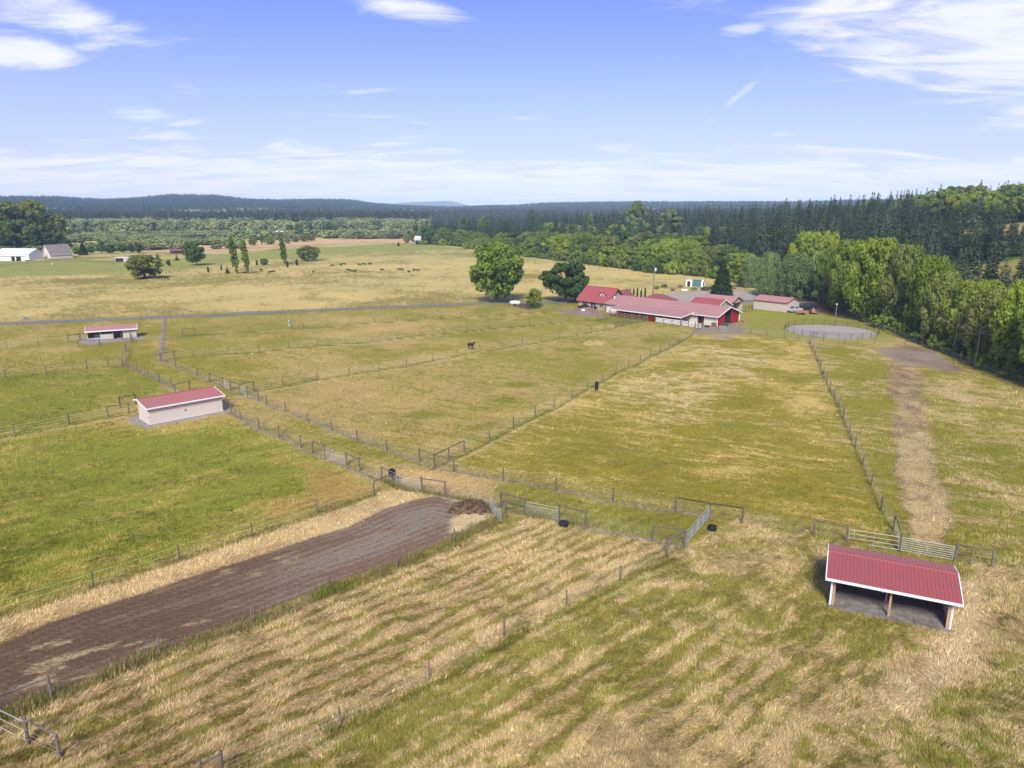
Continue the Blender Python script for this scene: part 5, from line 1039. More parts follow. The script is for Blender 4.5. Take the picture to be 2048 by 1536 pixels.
for px, py, me, rz, lb in cows: animal('cow', me, px, py, math.radians(rz), lb, 'cow', 'cattle in the far meadow')
for px, py, lb in [(732, 539, 'pale tan calf left of the white one in the herd'), (747, 541, 'whitish calf in the middle of the herd'), (720, 545, 'tan calf low in the herd'), (738, 545, 'tan calf at the bottom right of the herd')]: animal('calf', CK, px, py, random.random()*6, lb, 'calf', 'calves in the far meadow')

# ---------------------------------------------------------------- trees
def leaf_mat(name, base, dark, lite, tr=.3, rnd=.18):
    m = bpy.data.materials.new(name); m.use_nodes = True; t = NT(m.node_tree)
    tn = t.n('ShaderNodeAttribute', attribute_name='tint').outputs['Fac']; rn = t.n('ShaderNodeObjectInfo').outputs['Random']
    c = t.mix(tn, rgb(*dark), rgb(*lite)); c = t.mix(.45, c, rgb(*base))
    c = t.mix(1.0, c, t.mix(rn, rgb(1-rnd*1.4, 1-rnd*1.2, 1-rnd*1.2), rgb(1+rnd*1.5, 1+rnd*1.4, 1+rnd)), 'MULTIPLY')
    r2 = t.m('FRACT', t.m('MULTIPLY', rn, 13.7)); c = t.mix(t.m('MULTIPLY', t.ss(r2, .75, 1.0), .30), c, rgb(base[0]*1.7, base[1]*1.25, base[2]*1.1))
    d = t.n('ShaderNodeBsdfPrincipled'); t.put(d.inputs['Base Color'], c); d.inputs['Roughness'].default_value = .6; d.inputs['Specular IOR Level'].default_value = .25
    r = t.n('ShaderNodeBsdfTranslucent'); t.put(r.inputs[0], c); mx = t.n('ShaderNodeMixShader'); mx.inputs[0].default_value = tr*1.2; t.put(mx.inputs[1], d.outputs[0]); t.put(mx.inputs[2], r.outputs[0])
    o = t.n('ShaderNodeOutputMaterial'); t.put(o.inputs[0], mx.outputs[0]); return m
LM = dict(green=leaf_mat('leaves_green', (0.145, 0.230, 0.031), (0.068, 0.121, 0.021), (0.277, 0.372, 0.045)), dark=leaf_mat('leaves_dark', (0.078, 0.140, 0.031), (0.038, 0.078, 0.020), (0.145, 0.226, 0.037)),
  lime=leaf_mat('leaves_lime', (0.230, 0.310, 0.034), (0.100, 0.166, 0.024), (0.399, 0.457, 0.047)), olive=leaf_mat('leaves_olive', (0.179, 0.222, 0.051), (0.085, 0.116, 0.029), (0.317, 0.348, 0.080)),
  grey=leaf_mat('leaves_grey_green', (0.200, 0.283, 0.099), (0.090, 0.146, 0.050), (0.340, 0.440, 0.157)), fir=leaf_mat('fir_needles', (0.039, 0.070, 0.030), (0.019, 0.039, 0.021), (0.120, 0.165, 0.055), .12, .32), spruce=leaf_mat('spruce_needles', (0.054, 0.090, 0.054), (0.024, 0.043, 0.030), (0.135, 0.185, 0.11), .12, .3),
  thuja=leaf_mat('thuja_needles', (.030, .065, .018), (.015, .035, .012), (.05, .095, .025), .08, .1), far=leaf_mat('far_broadleaf', (0.25, 0.30, 0.11), (0.13, 0.17, 0.07), (0.40, 0.43, 0.17), .2, .3), red=leaf_mat('leaves_dark_red', (.06, .025, .025), (.03, .015, .015), (.1, .04, .035)))
def leaves(P, Nrm, size, elong=1.0):
    """rhombic leaf clumps at points P facing Nrm"""
    n = len(P); r = RNG; Nn = Nrm+r.normal(0, .38, (n, 3)); Nn /= np.linalg.norm(Nn, axis=1)[:, None]+1e-9
    up = np.tile([0, 0, 1.0], (n, 1)); T = np.cross(up, Nn); T /= np.linalg.norm(T, axis=1)[:, None]+1e-6; Bt = np.cross(Nn, T)
    a = r.uniform(0, 2*math.pi, n)[:, None]; T2 = T*np.cos(a)+Bt*np.sin(a); B2 = -T*np.sin(a)+Bt*np.cos(a)
    s = (size*r.uniform(.6, 1.4, n))[:, None]
    V = np.stack([P-T2*s*.5, P-B2*s*.42*elong, P+T2*s*.5, P+B2*s*.42*elong], 1)
    return V
def crown_mesh(name, V, tint, m):
    n = len(V); return np_mesh(name, V.reshape(-1, 3), np.arange(n*4).reshape(-1, 4), LM[m], False, {'tint': ('FLOAT', np.repeat(np.clip(tint, 0, 1), 4))})
def broad(seed, m, shape='round', n_cl=55, n_leaf=75, leaf=.055, trunkh=.16, wid=.42, gap=.0, limbs=7, low=.15):
    """unit-height tree (height 1); returns (trunk mesh, crown mesh)"""
    global RNG
    r = np.random.default_rng(seed); RNG0 = RNG; RNG = r
    C = []; k = 0
    while len(C) < n_cl and k < 5000:
        k += 1; p = r.uniform(-1, 1, 3)
        d = np.linalg.norm(p)
        if d > 1 or d < .62: continue
        z = low+(1-low)*(p[2]*.5+.5)
        f = {'round': 1.0, 'dome': 1.15 if p[2] < 0 else 1.0, 'column': 1.0, 'vase': .55+.55*(p[2]*.5+.5)*1.2, 'cone': 1.05-.75*(p[2]*.5+.5), 'drop': 1.1-.45*(p[2]*.5+.5)}[shape]
        lob = 1+.22*math.sin(3*math.atan2(p[1], p[0])+seed)+.15*math.sin(5*math.atan2(p[1], p[0])-seed)
        C.append((p[0]*wid*f*lob, p[1]*wid*f*lob, z))
    C = np.array(C); rc = r.uniform(.6, 1.35, len(C))*.115*(wid/.42)**.7*(1 if shape != 'column' else .8)
    C[:, 2] = np.minimum(C[:, 2], 1-rc*.75); C[:, 2] = np.maximum(C[:, 2], low*.7+rc*.3)
    idx = np.repeat(np.arange(len(C)), n_leaf); N = r.normal(0, 1, (len(idx), 3)); N[:, 2] += .45; N /= np.linalg.norm(N, axis=1)[:, None]
    rad = rc[idx]*(r.uniform(.72, 1.1, len(idx))); P = C[idx]+N*rad[:, None]*[1, 1, .8]
    if shape == 'drop': P[:, 2] -= .05*r.uniform(0, 1, len(idx))*3*(np.hypot(P[:, 0], P[:, 1])/wid)
    P[:, 2] = np.maximum(P[:, 2], .015)
    V = leaves(P, N, leaf, 1.0); tint = .5+.28*(N[:, 2])*0+r.normal(0, .17, len(idx))+(r.uniform(-.3, .3, len(C)))[idx]
    cm = crown_mesh('crown', V, tint, m)
    t = MB(); rt = .022+.012*r.random(); t.tube((0, 0, -.03), (.01, 0, trunkh), rt*1.25, 8, rt); top = (.01, .0, trunkh); t.tube(top, (.0, .01, .72), rt, 7, rt*.3)
    for i in range(limbs):
        c = C[r.integers(len(C))]; z0 = trunkh*r.uniform(.8, 1.6); mid = (c[0]*.5, c[1]*.5, (z0+c[2])/2+.02); t.tube((0, 0, z0), mid, rt*.5, 5, rt*.32); t.tube(mid, tuple(c), rt*.32, 4, rt*.12)
    RNG = RNG0; return t.mesh('trunk', M['bark']), cm
def conifer(seed, m, wid=.2, base=.06, dens=1.0, lv=30, droop=.25, ragged=.25, pw=.85, leaf=.034):
    global RNG
    r = np.random.default_rng(seed); RNG0 = RNG; RNG = r; P = []; N = []; Tn = []
    for i in range(lv):
        z = base+(1-base)*(i+r.uniform(-.3, .3))/lv; R = wid*max(.02, (1-(z-base)/(1-base)))**pw*(1+ragged*r.normal())
        nb = max(3, int((11-6*z)*dens)); a0 = r.uniform(0, 6.28)
        for b in range(nb):
            a = a0+b*6.283/nb+r.normal(0, .15); L = max(.01, R*(1+ragged*.8*r.normal())); k = max(2, int(L/.0065*dens))
            s = np.sqrt(r.uniform(0.02, 1, k)); pz = z-droop*L*s**1.5+.02*r.normal(0, 1, k)*L*2; w = .22*L*(1-s*.75)
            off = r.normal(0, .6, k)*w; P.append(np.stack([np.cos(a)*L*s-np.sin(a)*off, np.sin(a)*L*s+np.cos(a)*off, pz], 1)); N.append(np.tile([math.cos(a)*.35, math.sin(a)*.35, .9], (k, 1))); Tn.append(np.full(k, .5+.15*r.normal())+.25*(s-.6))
    P.append(np.stack([r.normal(0, .004, 14), r.normal(0, .004, 14), np.linspace(.93, 1.0, 14)], 1)); N.append(np.tile([1, .3, .3], (14, 1))); Tn.append(np.full(14, .5))
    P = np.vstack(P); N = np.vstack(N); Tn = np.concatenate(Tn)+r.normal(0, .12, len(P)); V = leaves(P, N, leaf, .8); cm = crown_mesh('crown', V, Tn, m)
    t = MB(); t.tube((0, 0, -.03), (0, 0, .92), .013, 7, .002); RNG = RNG0; return t.mesh('trunk', M['bark']), cm
PR = dict(
  round=[broad(1, 'green', 'round', 81, 128, .05), broad(2, 'green', 'dome', 81, 128, .05, low=.1), broad(3, 'olive', 'round', 74, 128, .05, low=.08), broad(4, 'lime', 'dome', 81, 128, .05, low=.08), broad(5, 'dark', 'round', 81, 128, .05)],
  bigw=[broad(6, 'lime', 'dome', 148, 167, .038, low=.04, wid=.5, trunkh=.2), broad(7, 'olive', 'dome', 135, 167, .038, low=.04, wid=.5, trunkh=.2), broad(8, 'green', 'round', 148, 167, .038, low=.05, wid=.5), broad(9, 'lime', 'round', 135, 158, .038, low=.03, wid=.48)],
  willow=[broad(10, 'grey', 'drop', 148, 193, .032, low=.03, wid=.5, limbs=9), broad(11, 'grey', 'drop', 135, 193, .032, low=.03, wid=.48)],
  cotton=[broad(12, 'green', 'column', 121, 136, .030, low=.12, wid=.24, trunkh=.2), broad(13, 'grey', 'column', 121, 136, .030, low=.12, wid=.26, trunkh=.2), broad(14, 'olive', 'round', 108, 136, .035, low=.12, wid=.36, trunkh=.25)],
  poplar=[broad(15, 'green', 'column', 121, 121, .026, low=.06, wid=.10, trunkh=.1, limbs=3), broad(16, 'green', 'column', 121, 121, .026, low=.07, wid=.11, trunkh=.1, limbs=3)],
  thuja=[broad(17, 'thuja', 'cone', 81, 91, .035, low=.02, wid=.17, trunkh=.05, limbs=1)],
  bush=[broad(18, 'green', 'dome', 35, 91, .11, low=.0, wid=.75, trunkh=.1, limbs=4), broad(19, 'olive', 'dome', 35, 91, .11, low=.0, wid=.8, trunkh=.1, limbs=4), broad(20, 'lime', 'dome', 32, 91, .11, low=.0, wid=.75, trunkh=.1, limbs=4), broad(21, 'dark', 'dome', 35, 91, .11, low=.0, wid=.8, trunkh=.1, limbs=4)],
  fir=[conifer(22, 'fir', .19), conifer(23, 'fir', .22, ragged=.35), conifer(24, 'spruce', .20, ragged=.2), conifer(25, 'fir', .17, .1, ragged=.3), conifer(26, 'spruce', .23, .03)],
  cone=[conifer(27, 'thuja', .27, .0, 1.6, 34, .35, .08, .62, .04)], farb=[broad(28, 'far', 'round', 35, 54, .10, low=.02, wid=.45), broad(29, 'far', 'dome', 32, 54, .10, low=.02, wid=.5)], farf=[conifer(30, 'fir', .20, .02, .7, 16, .25, .25, .8, .075)],
  red=[broad(31, 'red', 'round', 54, 91, .06)])
TN = {'round': 'broadleaf_tree', 'bigw': 'broadleaf_tree', 'willow': 'willow_tree', 'cotton': 'cottonwood_tree', 'poplar': 'poplar_tree', 'thuja': 'thuja_tree', 'bush': 'bush', 'fir': 'conifer_tree', 'cone': 'conifer_tree', 'farb': 'broadleaf_tree', 'farf': 'conifer_tree', 'red': 'broadleaf_tree'}
FIRST = {}
def tree(kind, i, x, y, h, wf, label, group=None, rz=None, lean=(0, 0), cat=None):
    """wf scales the crown sideways relative to the prototype"""
    tr, cr = PR[kind][i % len(PR[kind])]; z = T1(x, y); nm = TN[kind]
    o = empty(nm, (x, y, z-.05), 0, label, cat or {'bush': 'bush'}.get(kind, 'tree'), group); rot = (lean[0], lean[1], random.random()*6.28 if rz is None else rz); sc = (h*wf, h*wf, h)
    link('trunk', tr, o, (0, 0, 0), rot, sc); c = link('crown', cr, o, (0, 0, 0), rot, sc); FIRST.setdefault(kind, c); return o
WID = dict(round=.50, bigw=.60, willow=.60, cotton=.30, poplar=.15, thuja=.20, bush=.95, fir=.20, cone=.27, farb=.55, farf=.2, red=.5)
def ptree(kind, i, px, py, pt, wpx, label, group=None, **k):
    """tree by trunk foot, top and crown width in the survey photograph"""
    x, y = G(px, py); zz = T1(x, y)
    if zz > .3:
        for _ in range(8): x, y = G(px, py, zz); zz = T1(x, y)
    h = ztop(pt, y)-zz; w = wpx*math.hypot(y*cT+H*sT, 0)/F
    return tree(kind, i, x, y, h, (w/2)/(WID[kind]*h), label, group, **k)
ptree('round', 0, 993, 605, 484, 112, 'big leafy maple with bright trunk at the road bend, tallest tree of the pasture', rz=.4)
ptree('round', 4, 1132, 604, 527, 92, 'dark round walnut tree left of the farmhouse')
ptree('round', 4, 1150, 600, 538, 50, 'smaller dark tree touching the walnut tree behind the house roof')
ptree('round', 3, 1069, 612, 577, 30, 'small bright green ornamental tree in the bed beside the propane tank')
ptree('bush', 3, 1067, 616, 603, 26, 'low dark shrub under the small ornamental tree'); ptree('red', 0, 1057, 610, 601, 9, 'small dark red shrub by the road end', cat='bush'); ptree('red', 0, 1160, 620, 611, 12, 'dark red shrub at the left corner of the farmhouse', cat='bush')
ptree('cone', 0, 1443, 592, 520, 44, 'dense dark cone-shaped conifer behind the garage roofs')
for k, px in enumerate((1252, 1260, 1267, 1274.5, 1282, 1290)): ptree('thuja', 0, px, 594.5, [577, 577, 576, 575.5, 577.5, 575][k], 5.6, 'slim dark thuja, '+['leftmost of the row beside the house', 'second from the left of the row', 'third from the left of the row', 'third from the right of the row', 'second from the right of the row', 'rightmost of the row'][k], 'row of thujas behind the farmhouse')
ptree('round', 2, 290, 557, 509, 70, 'wide round field tree with cattle in its shade'); ptree('round', 4, 394, 531, 482, 42, 'dark leaning double tree at the ditch in the far meadow', lean=(0, -.12), rz=0)
ptree('poplar', 0, 474, 547.6, 471, 18, 'tallest slim poplar, leftmost of three in the meadow', lean=(0, -.10), rz=0); ptree('poplar', 1, 496, 547.6, 479, 15, 'slim poplar, middle one of three in the meadow', lean=(0, -.07), rz=0); ptree('poplar', 0, 570, 529, 475, 15, 'slim poplar, rightmost of three in the meadow', lean=(0, -.08), rz=0)
ptree('round', 2, 616, 522, 491, 44, 'spreading olive green tree right of the three poplars')
for px, py, pt, w, kd, lb in [(416.7, 545, 532.5, 6, 'thuja', 'tiny pruned tree left of the poplars'), (443, 541, 528.5, 4, 'thuja', 'tiny slim tree between the pruned tree and the small spruce'), (455, 547, 530, 9, 'fir', 'small spruce just left of the tallest poplar'), (338, 533, 520, 9, 'round', 'small round tree left of the leaning dark tree'),
    (514, 531, 519, 6, 'thuja', 'tiny dark tree right of the middle poplar'), (528, 530, 517, 17, 'round', 'small flat-topped tree between the poplars'), (575, 535, 520, 6, 'thuja', 'tiny dark tree below the rightmost poplar'), (594, 531, 518, 7, 'thuja', 'tiny dark tree left of the spreading olive tree'), (316, 523, 505, 13, 'fir', 'young spruce above the round field tree'), (354, 521, 509, 8, 'fir', 'small spruce left of the leaning dark tree'),
    (182, 507, 493, 17, 'round', 'orchard tree, first from left in the far row'), (203, 507, 482, 18, 'round', 'taller orchard tree, second from left in the far row'), (221, 508, 489, 20, 'round', 'orchard tree, third from left in the far row'), (247, 506, 488, 20, 'round', 'orchard tree, fourth from left in the far row'), (265, 506, 488, 18, 'round', 'orchard tree, fifth from left in the far row'), (279, 507, 487, 17, 'round', 'orchard tree at the right end of the far row'),
    (167, 510, 484, 19, 'cone', 'dense dark tree right of the far beige house'), (151, 508, 493, 19, 'round', 'lime green round bush tree by the far beige house'), (124, 515, 491, 15, 'cone', 'dark spruce in front of the far beige house'), (93, 499, 464, 40, 'round', 'dark domed tree behind the far beige house'), (133, 505, 478, 22, 'round', 'tree right behind the far beige house'),
    (12, 500, 404, 74, 'cotton2', 'huge cottonwood at the left edge above the white barn'), (70, 498, 400, 46, 'cotton2', 'huge cottonwood, right one of the two tallest at far left'), (112, 496, 429, 40, 'cotton2', 'tall tree at the right end of the far left grove'), (40, 502, 440, 60, 'round', 'dark tree mass low in the far left grove'), (-25, 500, 425, 70, 'round', 'dark tree cut by the left edge of the photo'), (10, 505, 452, 50, 'round', 'dark bushy tree directly behind the white barn roof'), (60, 503, 470, 40, 'round', 'low dark tree between the white barn and the beige house'),
    (583, 474, 450, 17, 'round', 'dark round tree right of the blue barn'), (597, 474, 447, 17, 'round', 'dark round tree, second right of the blue barn'), (623, 474, 444, 14, 'cone', 'dark pointed cypress in the far hedgerow'), (662, 474, 449, 29, 'round', 'large dark round tree in the far hedgerow'), (642, 473, 446, 9, 'fir', 'narrow dark conifer beside the far round tree'), (706, 474, 458, 26, 'round', 'green round tree left of the far farmhouse'), (727, 475, 463, 11, 'round', 'bright lime round tree beside the far farmhouse'), (743, 475, 460, 20, 'round', 'green round tree touching the far farmhouse'),
    (814, 486, 472, 12, 'round', 'round tree left of the far white barn'), (797, 492, 483, 6, 'cone', 'small dark tree in the meadow left of the far white barn'), (795, 477, 468, 7, 'round', 'tiny round tree by the far red house'), (506, 491, 477, 18, 'round', 'round bush tree above the middle poplar'), (524, 489, 470, 8, 'poplar', 'narrow tree left of the blue barn bushes'), (540, 489, 473, 22, 'round', 'lime bush tree in front of the blue barn'), (508, 477, 467, 12, 'round', 'dark round tree left of the blue barn'), (575, 487, 475, 15, 'round', 'round bush tree right of the rightmost poplar'), (591, 484, 473, 15, 'round', 'pair of round bush trees in the far field, left one'), (610, 483, 469, 22, 'round', 'broad bush tree in the far field below the cypress'), (624, 482, 471, 13, 'round', 'bush tree at the right end of the far field row')]:
    i = random.randrange(5) if kd == 'round' else 0
    if 'lime' in lb: i = 3
    if 'dark' in lb or 'orchard' in lb: i = 4
    if kd == 'cotton2': kd, i = 'cotton', 2
    ptree(kd, i, px, py, pt, w, lb)
# explicit trees along the wood's edge
edge = [('round', 4, 855, 489, 453, 30, 'dark tree right behind the far white barn'), ('round', 2, 873, 490, 470, 22, 'low pale tree at the meadow edge right of the far white barn'), ('round', 0, 889, 489, 455, 28, 'green tree, third right of the far white barn'), ('cotton', 0, 929, 476, 431, 30, 'tall bright cottonwood above the hedge right of the far white barn'), ('cotton', 0, 968, 478, 432, 28, 'tall cottonwood behind the big maple, right of the first'), ('round', 0, 949, 495, 466, 30, 'round tree at the meadow edge left of the big maple'), ('bigw', 2, 968, 497, 465, 26, 'round tree touching the left of the big maple crown'),
 ('bigw', 2, 1084, 512, 470, 40, 'dark green edge tree right of the big maple'), ('bigw', 0, 1124, 519, 469, 44, 'lime green edge tree above the walnut tree'), ('bigw', 2, 1160, 522, 465, 52, 'broad dark green edge tree right of the lime one'), ('cotton', 1, 1272, 505, 402, 42, 'tallest grey green cottonwood in the middle of the wood'), ('cotton', 1, 1337, 505, 418, 44, 'tall grey green cottonwood right of the tallest one'), ('poplar', 1, 1179, 492, 428, 15, 'slim poplar rising from the wood edge'), ('fir', 2, 1205, 515, 458, 22, 'young fir left of the tall cottonwoods'), ('fir', 2, 1230, 517, 455, 20, 'young fir just left of the tallest cottonwood'),
 ('bigw', 3, 1335, 540, 478, 60, 'yellow green tree in the middle of the wood edge'), ('bigw', 0, 1380, 545, 482, 52, 'yellow green tree below the dark firs, middle of the edge'), ('bigw', 1, 1430, 550, 492, 60, 'olive green round tree left behind the cone conifer'), ('bigw', 3, 1470, 556, 520, 40, 'golden green tree peeking out behind the cone conifer'), ('willow', 0, 1535, 592, 503, 62, 'grey green willow behind the garages'), ('willow', 1, 1592, 597, 505, 90, 'largest grey green willow above the machine shed'), ('willow', 0, 1500, 575, 512, 46, 'smaller willow at the garden edge'),
 ('bigw', 0, 1610, 575, 465, 80, 'lime green tree rising behind the large willow'), ('bigw', 3, 1645, 560, 462, 60, 'lime tree top between the willow and the tall edge tree'), ('bigw', 2, 1652, 606, 500, 60, 'dark green tree above the red tractor'), ('bigw', 0, 1688, 622, 480, 88, 'tall lime green tree right of the red tractor'), ('bigw', 0, 1745, 642, 476, 108, 'tallest yellow green tree of the right edge wood'), ('bigw', 1, 1800, 655, 490, 90, 'olive brown topped tree right of the tallest one'), ('bigw', 3, 1850, 672, 512, 84, 'lime tree with bare twigs in the right edge wood'), ('bigw', 1, 1880, 690, 545, 80, 'olive tree above the bare dirt pad'),
 ('bigw', 0, 1925, 705, 562, 88, 'lime green tree above the right boundary fence'), ('bigw', 1, 1975, 725, 578, 95, 'olive green tree near the right edge of the photo'), ('bigw', 3, 2030, 750, 562, 112, 'yellow green tree cut by the right edge'), ('bigw', 2, 2095, 775, 560, 130, 'green tree just beyond the right edge'), ('bigw', 1, 2170, 800, 560, 140, 'olive tree beyond the right edge'), ('bigw', 0, 1968, 660, 560, 70, 'lime tree behind the first row at right')]
for a in edge: ptree(a[0], a[1], a[2], a[3], a[4], a[5], a[6])
# bare branches among the right edge wood
def dead(px, py, pt, label, seed):
    x, y = G(px, py); h = ztop(pt, y); r = random.Random(seed); o = empty('dead_tree', (x, y, 0), 0, label, 'dead tree'); b = MB(); b.tube((x, y, -.2), (x+.2, y, h*.6), .10, 7, .06)
    b.build('trunk', M['deadwood'], o); b = MB()
    def br(p, d, L, rr, n):
        q = (p[0]+d[0]*L, p[1]+d[1]*L, p[2]+d[2]*L); b.tube(p, q, rr, 4, rr*.5)
        if n > 0:
            for _ in range(3): e = Vector((d[0]+r.gauss(0, .55), d[1]+r.gauss(0, .55), d[2]+r.gauss(0, .4))); e.normalize(); br(q, e, L*.62, rr*.5, n-1)
    for k in range(7): a = r.uniform(0, 6.28); br((x+.1, y, h*r.uniform(.35, .62)), Vector((math.cos(a)*.8, math.sin(a)*.8, r.uniform(.1, .8))).normalized(), h*.17, .045, 3)
    b.build('branches', M['deadwood'], o)
for a in [(1822, 662, 540, 'bare pale branches standing out of the right edge wood', 3), (1905, 712, 570, 'bare dead tree near the right boundary fence', 5), (1948, 735, 600, 'pale dead branches right of the bare dead tree', 8), (2010, 752, 640, 'broken pale branches low at the right edge wood', 9), (1640, 585, 478, 'bare grey top between the willow and the lime tree', 12)]: dead(*a)
for k, (px_, py_, pt_, w_) in enumerate([(1312, 578, 571, 16), (1328, 575, 568, 14), (1388, 580, 574, 12), (1410, 581, 573, 20), (1423, 578, 571, 14), (1360, 575, 570, 10), (1465, 578, 570, 12), (1478, 574, 567, 14), (1436, 576, 568, 12), (1345, 582, 577, 9)]):
    ptree('bush', k % 4, px_, py_, pt_, w_, ['leftmost leafy clump of the kitchen garden, by the utility pole', 'leafy clump right of the utility pole', 'leafy plants between the two raised beds', 'broad dark plants before the greenhouse', 'plants right of the greenhouse', 'low plants left of the playhouse', 'shrub right of the cone conifer', 'second shrub right of the cone conifer', 'shrub touching the left of the cone conifer', 'lowest small plant of the kitchen garden'][k])
# hedge of bushes at the foot of the wood
rg = random.Random(4)
def edge_at(px): return float(np.interp(px, [e[0] for e in EDGE], [e[1] for e in EDGE]))
nb = 0; BG = {0: 'green', 1: 'olive', 2: 'lime', 3: 'dark green'}
SEG = [(830, 1000, 'between the far white barn and the big maple'), (1000, 1170, 'behind the big maple and the walnut tree'), (1170, 1300, 'behind the farmhouse'), (1300, 1480, 'behind the kitchen garden'), (1480, 1700, 'behind the garages and trucks'), (1700, 2300, 'behind the right boundary fence')]
px = 838
while px < 2220:
    e = edge_at(px); w = rg.uniform(20, 30) if px < 1480 else rg.uniform(30, 48); hpx = (rg.uniform(.55, 1.0)*(14 if px < 1100 else 26 if px < 1480 else 34))
    if not (1490 < px < 1640):
        k = rg.choice((0, 1, 2, 3)); seg = [s for s in SEG if s[0] <= px < s[1]][0][2]
        ptree('bush', k, px, e+rg.uniform(-2, 1.5), e-hpx, w, '%s bush in the hedge %s' % (BG[k], seg), '%s bushes in the hedge %s' % (BG[k], seg)); nb += 1
        if px > 1150: ptree('bush', rg.choice((0, 1, 2, 3)), px+8, e-rg.uniform(6, 10), e-hpx-rg.uniform(8, 14), w*1.1, 'leafy bush in the second hedge row %s' % seg, 'second hedge row %s' % seg)
    px += w*.52
# the wood: nearest trees one by one, the rest as one mass per kind
def in_clear(x, y):
    return ((x-185)/42)**2+((y-262)/28)**2 < 1 or ((x-268)/50)**2+((y-385)/42)**2 < 1
cand = []; rg = random.Random(9)
for _ in range(30000):
    a = rg.uniform(-.155, .80); r = 120+1500*rg.random()**.75; x, y = r*math.sin(a), r*math.cos(a)
    re = float(np.interp(a, EAZ, ER)); dep = r-re
    if a < EAZ[0] or dep < 10 or in_clear(x, y): continue
    if dep < 26 and a > .32: continue
    if a > .44 and dep < 60: continue
    if dep > 90 and rg.random() > (a-EAZ[0])/.10: continue
    cand.append((r, x, y, a, dep))
cell = {}; keep = []
for c in cand:
    r, x, y, a, dep = c; s = 7.6 if r < 420 else 9 if r < 900 else 11
    kx, ky = int(x//s), int(y//s)
    if any(abs(x-q[0])**2+abs(y-q[1])**2 < s*s for i in (-1, 0, 1) for j in (-1, 0, 1) for q in cell.get((kx+i, ky+j, s), ())): continue
    cell.setdefault((kx, ky, s), []).append((x, y)); keep.append(c)
keep.sort(); WOODS = {'fir': [], 'round': []}; cnt = {'fir': 0, 'round': 0}
REG = [(-.07, 'above the far white barn'), (.0, 'left behind the big maple'), (.08, 'above the walnut tree'), (.16, 'above the farmhouse'), (.23, 'above the utility pole'), (.30, 'above the kitchen garden'), (.36, 'above the willows'), (.42, 'above the machine shed'), (.49, 'above the tall edge tree'), (.55, 'above the right edge trees'), (9, 'at the far right')]
for r, x, y, a, dep in keep:
    nz = fbm(np.array([x/45]), np.array([y/45]), 500, 2)[0]
    lim = 55 if a < .3 else 34 if a < .42 else 26
    wide = dep+60*(nz-.5)
    hl = T1(x, y)
    forced = a > .40 and 34 < dep and not (hl > 17 and nz > .56)
    kind = 'round' if wide < lim or (nz > .66 and dep < 300) or (hl > 20 and nz > .50) else 'fir'
    if forced: kind = 'fir'
    h = rg.uniform(10, 17)*min(1, .55+dep/90) if kind == 'round' else rg.triangular(13, 30, 21)*(.8 if dep < 50 else 1)*(1.0 if a < .42 else .86)*(.75 if (hl > 12 and y < 330) else 1)*(.86 if a > .5 else 1)
    if a < .02: h *= .8
    if cnt[kind] < (225 if kind == 'fir' else 130):
        cnt[kind] += 1; i = rg.randrange(5); reg = [t for l, t in REG if a < l][0]
        nmk = {'fir': ['dark fir', 'dark fir', 'blue green spruce', 'dark fir', 'blue green spruce'], 'round': ['green broadleaf tree', 'green broadleaf tree', 'olive broadleaf tree', 'lime broadleaf tree', 'dark broadleaf tree']}[kind][i]
        row = 'front' if dep < lim*1.6 else 'middle' if dep < lim*3 else 'rear'; nmk = ('tall ' if h > (22 if kind == 'fir' else 14) else 'short ' if h < (16 if kind == 'fir' else 11.5) else 'middle-sized ')+nmk
        tree(kind, i, x, y, h, rg.uniform(.85, 1.15)*(1.15 if kind == 'round' else 1), '%s in the %s of the wood, %s' % (nmk, row, reg), '%ss in the %s of the wood %s' % (nmk, row, reg))
    else: WOODS[kind].append((x, y, h, rg.uniform(.85, 1.2)*(1.15 if kind == 'round' else 1)))
def scatter(name, pts, proto, label):
    P = np.array(pts, float); V = np.stack([P[:, 0], P[:, 1], terrain(P[:, 0], P[:, 1])-.1], 1)
    me = bpy.data.meshes.new(name); me.vertices.add(len(V)); me.vertices.foreach_set('co', V.astype(np.float32).ravel())
    a = me.attributes.new('rot', 'FLOAT_VECTOR', 'POINT'); rr = np.zeros((len(V), 3), np.float32); rr[:, 2] = RNG.uniform(0, 6.28, len(V)); a.data.foreach_set('vector', rr.ravel())
    a = me.attributes.new('scl', 'FLOAT_VECTOR', 'POINT'); sc = np.stack([P[:, 2]*P[:, 3], P[:, 2]*P[:, 3], P[:, 2]], 1).astype(np.float32); a.data.foreach_set('vector', sc.ravel())
    o = link(name, me); tag(o, label=label, kind='stuff')
    ng = bpy.data.node_groups.new(name, 'GeometryNodeTree'); ng.interface.new_socket('Geometry', in_out='INPUT', socket_type='NodeSocketGeometry'); ng.interface.new_socket('Geometry', in_out='OUTPUT', socket_type='NodeSocketGeometry')
    gi, go = ng.nodes.new('NodeGroupInput'), ng.nodes.new('NodeGroupOutput'); ip = ng.nodes.new('GeometryNodeInstanceOnPoints'); oi = ng.nodes.new('GeometryNodeObjectInfo'); oi.inputs[0].default_value = proto; oi.transform_space = 'ORIGINAL'
    def at(n):
        q = ng.nodes.new('GeometryNodeInputNamedAttribute'); q.data_type = 'FLOAT_VECTOR'; q.inputs[0].default_value = n; return q.outputs[0]
    L = ng.links.new; L(gi.outputs[0], ip.inputs['Points']); L(oi.outputs['Geometry'], ip.inputs['Instance']); L(at('scl'), ip.inputs['Scale']); L(at('rot'), ip.inputs['Rotation']); L(ip.outputs[0], go.inputs[0])
    o.modifiers.new('scatter', 'NODES').node_group = ng; return o
